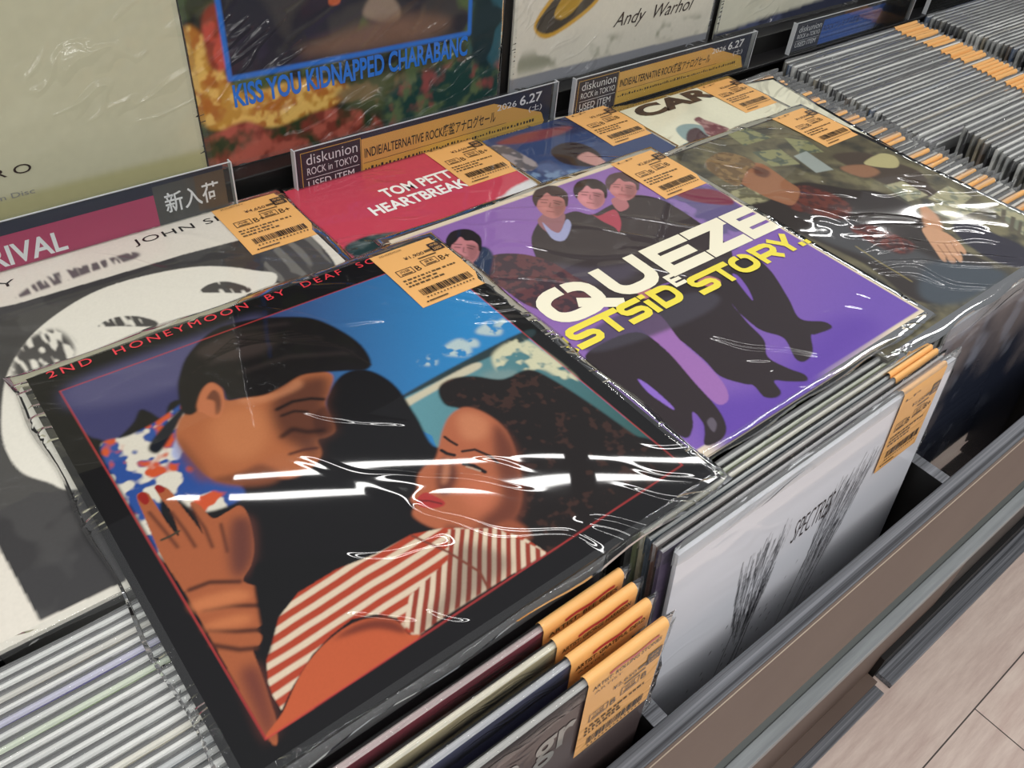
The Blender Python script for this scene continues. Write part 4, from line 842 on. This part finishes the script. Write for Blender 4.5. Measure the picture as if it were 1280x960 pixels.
r, off = flat_record('deaf', 560, 0, 0, Z['d'], 0, 'black-bordered record with an embracing couple by the sea, topmost of all flat ones', '101012', ('¥1,900', 'B', 'B+', '2ND HONEYMOON', 11), seed=8, over=.006)
L_ = MB()
L_.text('2ND  HONEYMOON  BY  DEAF  SCHOOL', .0155, -.0105, .284, .0068, 0, ink_red, spacing=1.35)
L_.build('lettering', r, (off[0], off[1], off[2] + .0003), label='spaced red capitals along the top border')

# ------------------------------------------------------------------ upright records, bin by bin
NAMES = {'a9a9a6': 'grey', 'd6d4cf': 'white', '3c3a3a': 'black', '6a5c50': 'brown', '9a8f7a': 'tan', '55606c': 'slate', '4a5a74': 'blue', '4a38a0': 'purple', '9cb478': 'pale-green', '97a07a': 'green-grey', '7e7e7c': 'grey', '2b2a2c': 'black', '5a2a34': 'maroon', 'c9bfa2': 'cream'}
def cname(c): return NAMES.get(c, 'grey')
FAR = ['6a665c', '4a5a74', 'd6d4cf', '2b2a2c', 'a9a9a6', '3c3a3a', 'a9a9a6', '9a8f7a', '2b2a2c', '6a665c', 'd6d4cf', '2b2a2c', 'a9a9a6', '3c3a3a', '6a5c50', 'd6d4cf', '6a665c', 'a9a9a6']
NAMES['6a665c'] = 'olive-grey'

# left bin: edges showing between the white cover and the front
lf = ['a9a9a6', 'd6d4cf', '9a8f7a', 'd6d4cf', '4a38a0', 'a9a9a6', '9cb478', 'd6d4cf', 'a9a9a6', 'd6d4cf', 'a9a9a6', 'd6d4cf', 'c9bfa2', 'd6d4cf', '55606c', '2b2a2c', 'd6d4cf', 'd6d4cf', 'd6d4cf', '2b2a2c']
for i, c in enumerate(lf):
    y = -.1935 - i * .0061
    lab = '%s-edged record in the nearest bin, %s in front of the white flat cover' % (cname(c), ORD[i])
    upright(-.094 + random.uniform(-.001, .001), y, -.0080 - .00012 * i + random.uniform(-.0012, 0), .06, c, lab, 'upright records in the nearest bin', thick=(1.22, 1.1, 1.2, 1.0, 1.22, 1.15, 1.2, 1.05, 1.2, 1.2)[i % 10])
for i in range(3):
    upright(-.094, .112 - .02 * i, -.0235, .06, 'a9a9a6', 'grey-edged record hidden mostly behind the charcoal-and-white cover, %s from the ledge' % ORD[i], 'upright records in the nearest bin')
stones = [('8a2a3e', 'BEE GEES', 'maroon record with an orange tag, farthest back of the four tagged in the nearest bin', -.3245),
          ('d0c098', 'GEORGE HARRISON', 'tan record upright with an orange tag, directly before the maroon one', -.3355),
          ('4e5070', 'GRATEFUL DEAD', 'navy record upright with an orange tag, between the tan and the dark brown ones', -.347),
          ('443838', 'ROLLING STONES', 'dark brown record with an orange tag, frontmost in the nearest bin', -.3605)]
for i, (c, art, lab, y) in enumerate(stones):
    r = upright(-.0915, y, -.0135 - .001 * i, .045, c, lab, None, tagged=tag_print_mesh('¥2,%d50' % (3 + i), 'B', 'B', 200 + i, art), thick=1.25, sleeves=SLEEVES_CLEAR)
    if i == 3:
        m = MB(); m.text('green gr', .135, H - .058, .115, .030, 0, ink_grey, bold=.02)
        m.build('lettering', r, (0, -(T / 2 + .0003), 0), (math.pi / 2, 0, 0), label='large pale grey letters')

# middle bin: edges between the violet cover and the white record
mid = [('7e7e7c', None, 'grey-edged record upright directly in front of the violet flat cover'), ('97a07a', None, 'green-grey record upright, second in front of the violet flat cover'),
       ('c9bfa2', None, 'cream-edged record upright, third in front of the violet flat cover'), ('55606c', 0, 'slate record upright with an orange tag, third behind the white ink-drawn one'),
       ('6a5048', 1, 'mauve-brown record upright with an orange tag, second behind the white ink-drawn one'), ('5b5068', None, 'purple-grey record upright directly behind the white ink-drawn one')]
for i, (c, tg, lab) in enumerate(mid):
    upright(.2515, -.3030 - .0050 * i, -.0105 - .0005 * i, .10, c, lab, None, tagged=tg, thick=.88, sleeves=SLEEVES_CLEAR if i % 2 else SLEEVES)
# white record with ink drawing
def spectres_img(n=460):
    img = np.ones((n, n, 3)) * np.array(lin('dcdde4')); R_ = np.random.RandomState(5)
    def line(u0, v0, u1, v1, w, c='1d1c24', a=1.0):
        nonlocal img
        k = max(int(math.hypot(u1 - u0, v1 - v0) * n * 1.5), 2)
        for t in np.linspace(0, 1, k):
            x, y = (u0 + (u1 - u0) * t) * n, (v0 + (v1 - v0) * t) * n; i0, j0 = int(y), int(x)
            for di in (-1, 0, 1):
                for dj in (-1, 0, 1):
                    i, j = i0 + di, j0 + dj
                    if 0 <= i < n and 0 <= j < n:
                        f = max(0, min(1, w * (1 - t * .5) + .5 - math.hypot(i + .5 - y, j + .5 - x))) * a
                        img[i, j] = img[i, j] * (1 - f) + np.array(lin(c)) * f
    for (ua, ub, va, vb, bx0, bx1, by) in ((.24, .42, .13, .27, .30, .36, .56), (.56, .76, .10, .25, .55, .64, .52)):
        for k in range(260):
            s_ = R_.rand(); e = R_.rand() * .75
            u = ua + (ub - ua) * s_; v = va + .10 * (1 - s_) * .4 + R_.rand() * .06
            uu = bx0 + (bx1 - bx0) * s_; vv = by
            u0 = u + (uu - u) * e; v0 = v + (vv - v) * e
            ln = R_.uniform(.04, .12); dx, dy = uu - u, vv - v; d_ = math.hypot(dx, dy)
            line(u0, v0, u0 + dx / d_ * ln + R_.uniform(-.01, .01), v0 + dy / d_ * ln, R_.uniform(.15, .75), '1a181f', .8)
        line(bx1 + .01, va + .25, bx0 + .02, by + .12, .9); line(bx0, by - .1, bx0 - .06, by + .22, .7)
        line(bx0 + .04, by, bx0 - .02, by + .24, .6); line(bx1, by - .05, bx0 + .03, by + .2, .8)
        for k in range(34):
            u, v = R_.normal((bx0 + bx1) / 2, .07), R_.normal(by, .08); line(u, v, u - .004, v + .008, R_.uniform(.3, 1.0))
    return img
r = tag(empty('record', (.2575, -.3350 - math.sin(.10) * H, -.0130 - math.cos(.10) * H), (-.10, 0, 0)), 'white record with black scratchy ink drawings, frontmost in the middle bin', 'record')
me = cover_mesh(spectres_img(), W, T, [PRINT[7]], 'b8b8bc')
link('cover', me, r, (0, -T / 2, H), (math.pi / 2, 0, 0))
link('clear_sleeve', upright_sleeve_mesh(77, .006, .0008, up=.004), r, (0, 0, .004))
t = link('price_tag', TAG_FOLD, r, (-.014, 0, .0005), label='orange price tag folded over the top edge'); link('printing', TAG_PRINTS[2], t, (0, -(T / 2 + .0013), 0), (math.pi / 2, 0, 0))
m = MB(); m.text('SPECTRES', .137, H - .088, .046, .024, 0, ink_brown, bold=-.012, shear=.12, rot=.05); m.build('lettering', r, (0, -(T / 2 + .0003), 0), (math.pi / 2, 0, 0), label='thin hand-drawn capitals')

# third bin: right ends of the records poke out from under the cream covers
for i in range(48):
    y = .108 - i * .0078
    c = FAR[(i * 5 + 2) % len(FAR)]
    upright(.598 + random.uniform(-.003, .003), y, -.0265 + random.uniform(-.001, .001), .07, c, 'record with crinkled film end beside the cream covers, %s in its bin from the ledge' % ORD[i],
            'crinkled records in the third bin', SLEEVES_CRINKLE, tagged=(i % 3) if i % 7 in (1, 3, 4) else None, thick=1.15)
upright(.601, -.3085, -.0135, .07, 'd6d4cf', 'white-edged record upright directly behind the dark navy front one', None)
# dark navy record, frontmost of that bin
def navy_img(n=160):
    a = vnoise(n, 5, 3, 4); b_ = vnoise(n, 9, 8, 4); v = np.linspace(0, 1, n)[:, None]; u = np.linspace(0, 1, n)[None, :]
    k = np.clip(1.15 - v * 3.0 + (a - .5) * 1.6, 0, 1)[..., None]
    im = np.array(lin('262b3a')) * (1 - k) + np.array(lin('857a78')) * k
    k2 = np.clip((b_ - .56) * 6, 0, 1)[..., None] * .5 * np.clip(1.3 - v - u, 0, 1)[..., None]
    return im * (1 - k2) + np.array(lin('a2a8b8')) * k2
r = tag(empty('record', (.601, -.3135 - math.sin(.085) * H, -.0125 - math.cos(.085) * H), (-.085, 0, 0)), 'dark navy clouded record, frontmost in the third bin below the brownish flat cover', 'record')
link('cover', cover_mesh(navy_img(), W, T, [PRINT[7]], 'a8a8a2'), r, (0, -T / 2, H), (math.pi / 2, 0, 0)); link('clear_sleeve', SLEEVES[1], r)

# far bin: back row, black-faced record, front row
for i in range(32):
    f = i / 31
    c = FAR[i % len(FAR)] if i < 29 else ('d6d4cf', '5b5068', '1d1b1d')[i - 29]
    lab = '%s-spined record in the far bin back row, %s from the blue sign' % (cname(c), ORD[i]) if i < 31 else 'black-faced record frontmost in the far bin back row, before the gap'
    r = upright(.952 - .016 * f + random.uniform(-.002, .002), (.116 - .226 * f), -.0205 - .010 * f + random.uniform(-.0015, .0015), .10, c, lab, 'back row of the far bin', tagged=(i % 3) if i not in (6, 10, 17, 24, 29) else None, thick=random.uniform(1.1, 1.28))
    if i == 31:
        m = MB(); m.text('EUNIO', .18, H - .03, .09, .014, 0, ink_marker); m.build('lettering', r, (0, -(T / 2 + .0003), 0), (math.pi / 2, 0, 0), label='dim red letters')
for i in range(19):
    c = FAR[(i * 7 + 4) % len(FAR)]
    upright(.954 + random.uniform(-.003, .003), -.1275 - .0072 * i, -.006 - .0012 * i + random.uniform(-.0008, .0008), .10, c, '%s-spined record in the far bin front row, %s from the black-faced record' % (cname(c), ORD[i]), 'front row of the far bin', tagged=i % 3, thick=1.08)
# last bin, cut by the frame
for i in range(24):
    c = FAR[(i * 5 + 1) % len(FAR)]
    upright(1.305 + random.uniform(-.003, .003), .120 - .0076 * i, -.019, .10, c, '%s-edged record in the farthest bin, %s from the ledge' % (cname(c), ORD[i]), 'records in the farthest bin', tagged=i % 3, thick=random.uniform(1.1, 1.28))

# ------------------------------------------------------------------ records on the wall ledge, facing out
def wall_record(x0, ops, n, pm, label, letters=(), edge='202020', t=.0028, z0=.005, holder=False):
    r = tag(empty('record', (x0, .1735, z0), (-.02, 0, 0)), label, 'record')
    link('cover', cover_mesh(paint(ops, n), .315, t, [PRINT[pm]], edge), r, (0, -t, .315), (math.pi / 2, 0, 0))
    s = sleeve_ring(r, .315, .0025, int(x0 * 1000) % 97 + 3, .002, .0008); s.location = (0, -t, .315); s.rotation_euler = (math.pi / 2, 0, 0)
    for (txt, u, v, w, h, mt, kw) in letters:
        m = MB(); m.text(txt, u * .315, .315 * (1 - v), w * .315, h * .315, 0, mt, **kw)
        m.build('lettering', r, (0, -t - .0004, 0), (math.pi / 2, 0, 0))
    return r
full = [-.1, -.1, 1.1, -.1, 1.1, 1.1, -.1, 1.1]
wall_record(-.112, [('p', 'bfbca0', 0, 0, full, {}), ('p', 'aeaa80', .01, 0, [-.1, .93, 1.1, .93, 1.1, 1.1, -.1, 1.1], {})], 120, 5,
            'olive-beige record on the wall ledge, farthest left of the display', [('SOMBRERO', .22, .878, .365, .022, ink_brown, dict(spacing=1.5)), ('Compilation Disc', .36, .937, .215, .017, ink_grey, {})], 'b0ac90')
fl_ops = [('p', '3c4030', 0, 0, full, {'noise2': (12, .52, '4a5a38'), 'noise3': (16, .58, '20241e'), 'soft': 6, 'oct': 4}),
          ('p', 'b8893c', .012, 1, [0, .62, .06, .66, .12, .80, .30, .80, .45, .86, .30, .92, .1, .90, 0, .85], {'noise2': (18, .5, 'a8682e'), 'noise3': (40, .56, 'd8b060'), 'soft': 6}),
          ('p', 'b85040', .01, 1, [.05, .60, .10, .58, .10, .72, .05, .72], {'noise2': (20, .5, '8a4030')}),
          ('p', 'a8584a', .010, 1, [.02, .90, .12, .88, .20, .92, .34, .90, .48, .93, .52, 1.02, -.02, 1.02, -.02, .92], {'noise2': (22, .52, '7a3a30'), 'noise3': (14, .60, '2e3a26'), 'soft': 6, 'oct': 4}),
          ('p', '7c6a4c', .02, 1, [.40, .86, .6, .84, .66, .92, .5, .93], {'noise2': (14, .5, '50563a')}),
          ('p', '24403c', .02, 1, [.60, .88, .9, .84, 1.02, .82, 1.02, 1.02, .6, 1.02], {'noise2': (18, .56, '5a6a4a'), 'noise3': (16, .64, '8a4a48'), 'soft': 6, 'oct': 4}),
          ('p', '2c5560', .02, 1, [.9, .6, 1.02, .58, 1.02, .86, .88, .86], {'noise2': (10, .55, '1e3034')}),
          ('p', '2b2b33', .002, 0, [.098, .4, .87, .4, .87, .775, .098, .762], {'noise2': (5, .55, '3e3c3c'), 'noise3': (8, .66, '50603c')}),
          ('p', '8a7a6a', .01, 1, [.50, .66, .56, .60, .62, .66, .60, .70], {}), ('p', 'b05a3a', .004, 1, [.40, .60, .43, .59, .43, .62, .40, .62], {}), ('p', '70584a', .03, 1, [.3, .72, .6, .68, .8, .72, .7, .76, .4, .75], {}),
          ('s', '2f6cc0', .001, .014, [.096, .3, .096, .760, .870, .772, .870, .3], {})]
wall_record(.2045, fl_ops, 300, 6, 'floral record with a dark blue-framed picture, on the wall ledge above the red cover',
            [('KISS YOU KIDNAPPED CHARABANC', .098, .838, .765, .062, ink_blue, dict(bold=.03))], '303028')
banana = [('p', 'cfcabb', 0, 0, full, {}), ('p', '86888e', .004, 0, [-.1, .952, 1.1, .962, 1.1, 1.1, -.1, 1.1], {}),
          ('p', '90907e', .03, 0, [-.1, .88, 1.1, .89, 1.1, .95, -.1, .94], {'noise': (12, .6)}),
          ('p', 'c0963e', .003, 1, [.085, .80, .12, .74, .22, .66, .34, .60, .44, .58, .44, .66, .36, .76, .24, .82, .14, .842], {}),
          ('p', '4a443c', .004, 1, [.095, .80, .13, .75, .22, .68, .34, .62, .425, .60, .425, .66, .35, .75, .24, .805, .15, .828], {}),
          ('p', 'b08c3c', .006, 1, [.17, .765, .22, .70, .30, .655, .37, .64, .36, .69, .30, .735, .25, .775, .20, .79], {})]
wall_record(.534, banana, 260, 5, 'pale grey-cream record with an ochre and dark blotch, on the wall ledge',
            [('Andy  Warhol', .447, .872, .40, .062, ink_brown, dict(shear=.45, rot=.0))], 'b8b4a8')
wall_record(.862, [('p', 'c6c4b2', 0, 0, full, {}), ('p', '33374a', .004, 1, [-.1, .985, .1, .975, .3, .962, .5, .955, .8, .94, 1.1, .93, 1.1, 1.1, -.1, 1.1], {'noise2': (8, .6, '4a506a')})], 120, 5,
            'cream record with a dark blue lower band, on the wall ledge above the far bin', (), 'b0ae9c')

# ------------------------------------------------------------------ sign holders standing behind the bins
card_dark = mat('card_dark', '26242e', rough=.45); card_dark2 = mat('card_purple_black', '2a1c2a', rough=.45); card_grey = mat('card_grey', '4a4948', rough=.45)
card_ochre = mat('card_ochre', 'd8aa48', rough=.5); card_orange = mat('card_orange', 'dca654', rough=.5); card_blue = mat('card_blue', '2358b0', rough=.45); card_navy = mat('card_navy', '1d2238', rough=.45)
card_magenta = mat('card_magenta', 'b03a62', rough=.45); card_brown = mat('card_brown', '57483c', rough=.45)
txt_white = mat('print_white', 'e8e8ea', rough=.5); txt_black = mat('print_black', '17140f', rough=.5); txt_dim = mat('print_dim_blue', '16306a', rough=.5)
def sign(x0, w, ztop, h, label, group, draw, y=.1285):
    r = tag(empty('sign_holder', (x0 + w / 2, y, ztop - h)), label, 'sign', group)
    m = MB(); t = .0012
    m.box(-w / 2, -.0030, 0, w / 2, -.0030 + t, h, acrylic); m.box(-w / 2, .0018, 0, w / 2, .0018 + t, h, acrylic); m.box(-w / 2, -.0018, 0, w / 2, .0018, t, acrylic)
    m.box(-w / 2 - .0012, -.0030, 0, -w / 2, .003, h, acrylic_edge); m.box(w / 2, -.0030, 0, w / 2 + .0012, .003, h, acrylic_edge); m.box(-w / 2, -.0030, h, w / 2, -.0018, h + .0005, acrylic_edge)
    m.build('clear_holder', r)
    c = MB(); c.box(-w / 2 + .002, -.0005, .0016, w / 2 - .006, .0005, h - .002, card_dark); co = c.build('printed_card', r)
    p = MB(); draw(p, w - .008, h - .004); p.build('printing', co, (-w / 2 + .002, -.0007, .002), (math.pi / 2, 0, 0))
    return r
def sale(date, main, blue):
    def d(p, w, h):
        p.rect(0, 0, w * .22, h, 0, card_dark2 if not blue else card_navy); p.rect(w * .22, 0, w, h, 0, card_navy if not blue else card_dark)
        p.frame(w * .012, -.002, w * .218, h * .94, .0006, .0002, card_ochre if not blue else card_grey)
        a = card_blue if blue else card_orange
        p.poly([(w * .22, 0), (w * .99, 0), (w * .96, h * .38), (w * .74, h * .90), (w * .22, h * .90)], .0001, a)
        if not blue: p.poly([(w * .22, h * .0), (w * .985, h * .0), (w * .965, h * .34), (w * .22, h * .34)], .00015, card_ochre)
        p.text('diskunion', w * .03, h * .66, w * .175, h * .22, .0003, txt_white, bold=-.005)
        p.text('ROCK in TOKYO', w * .03, h * .44, w * .175, h * .155, .0003, txt_white)
        p.rect(w * .025, h * .36, w * .21, h * .372, .0003, txt_white)
        p.text('USED ITEM', w * .03, h * .14, w * .16, h * .17, .0003, txt_white)
        tm = txt_black if not blue else txt_dim
        p.text(main, w * .23, h * .45, w * .52, h * .28, .0003, tm, bold=.012)
        p.rect(w * .225, h * .355, w * .80, h * .365, .0003, tm)
        r_ = random.Random(4); x = .23
        while x < .92:
            ww = r_.uniform(.004, .009); hh = r_.uniform(.03, .075); p.rect(w * x, h * .20, w * (x + ww), h * (.20 + hh), .0003, tm); x += ww + r_.uniform(.004, .009)
        p.text('2026', w * .755, h * .70, w * .085, h * .14, .0003, txt_white); p.text(date, w * .855, h * .68, w * .10, h * .23, .0003, txt_white, bold=.015)
        p.text('(土)', w * .90, h * .44, w * .06, h * .18, .0003, txt_white)
    return d
def arrival(p, w, h):
    p.rect(0, 0, w, h, 0, card_navy); p.rect(0, 0, w * .80, h * .80, .0001, card_magenta); p.rect(w * .80, h * .12, w, h * .94, .0001, card_grey); p.rect(w * .915, h * .30, w, h * .94, .00015, card_brown)
    p.text('NEW ARRIVAL', w * .10, h * .30, w * .46, h * .34, .0003, txt_white, bold=.02)
    p.text('新入荷', w * .825, h * .42, w * .155, h * .36, .0003, txt_white, bold=.012)
sign(-.092, .298, .0355, .0535, 'magenta and grey new-arrival sign in a clear holder, behind the charcoal-and-white cover', 'sign holders', arrival)
sign(.263, .297, .0300, .048, 'ochre sale sign in a clear holder, standing behind the red cover', 'sign holders', sale('6.27', 'INDIE/ALTERNATIVE ROCK廃盤アナログセール', False))
sign(.587, .297, .0270, .045, 'ochre sale sign in a clear holder, standing behind the cream lettered cover', 'sign holders', sale('6.27', 'INDIE/ALTERNATIVE ROCK廃盤アナログセール', False))
sign(.969, .288, .0225, .0405, 'blue sale sign in a clear holder, standing behind the far bin', 'sign holders', sale('6.20', 'ROCKプレミアム廃盤アナログセール', True))
sign(1.306, .288, .0190, .037, 'blue sale sign at the farthest bin, cut off by the frame edge', 'sign holders', sale('6.20', 'ROCKプレミアム廃盤アナログセール', True))
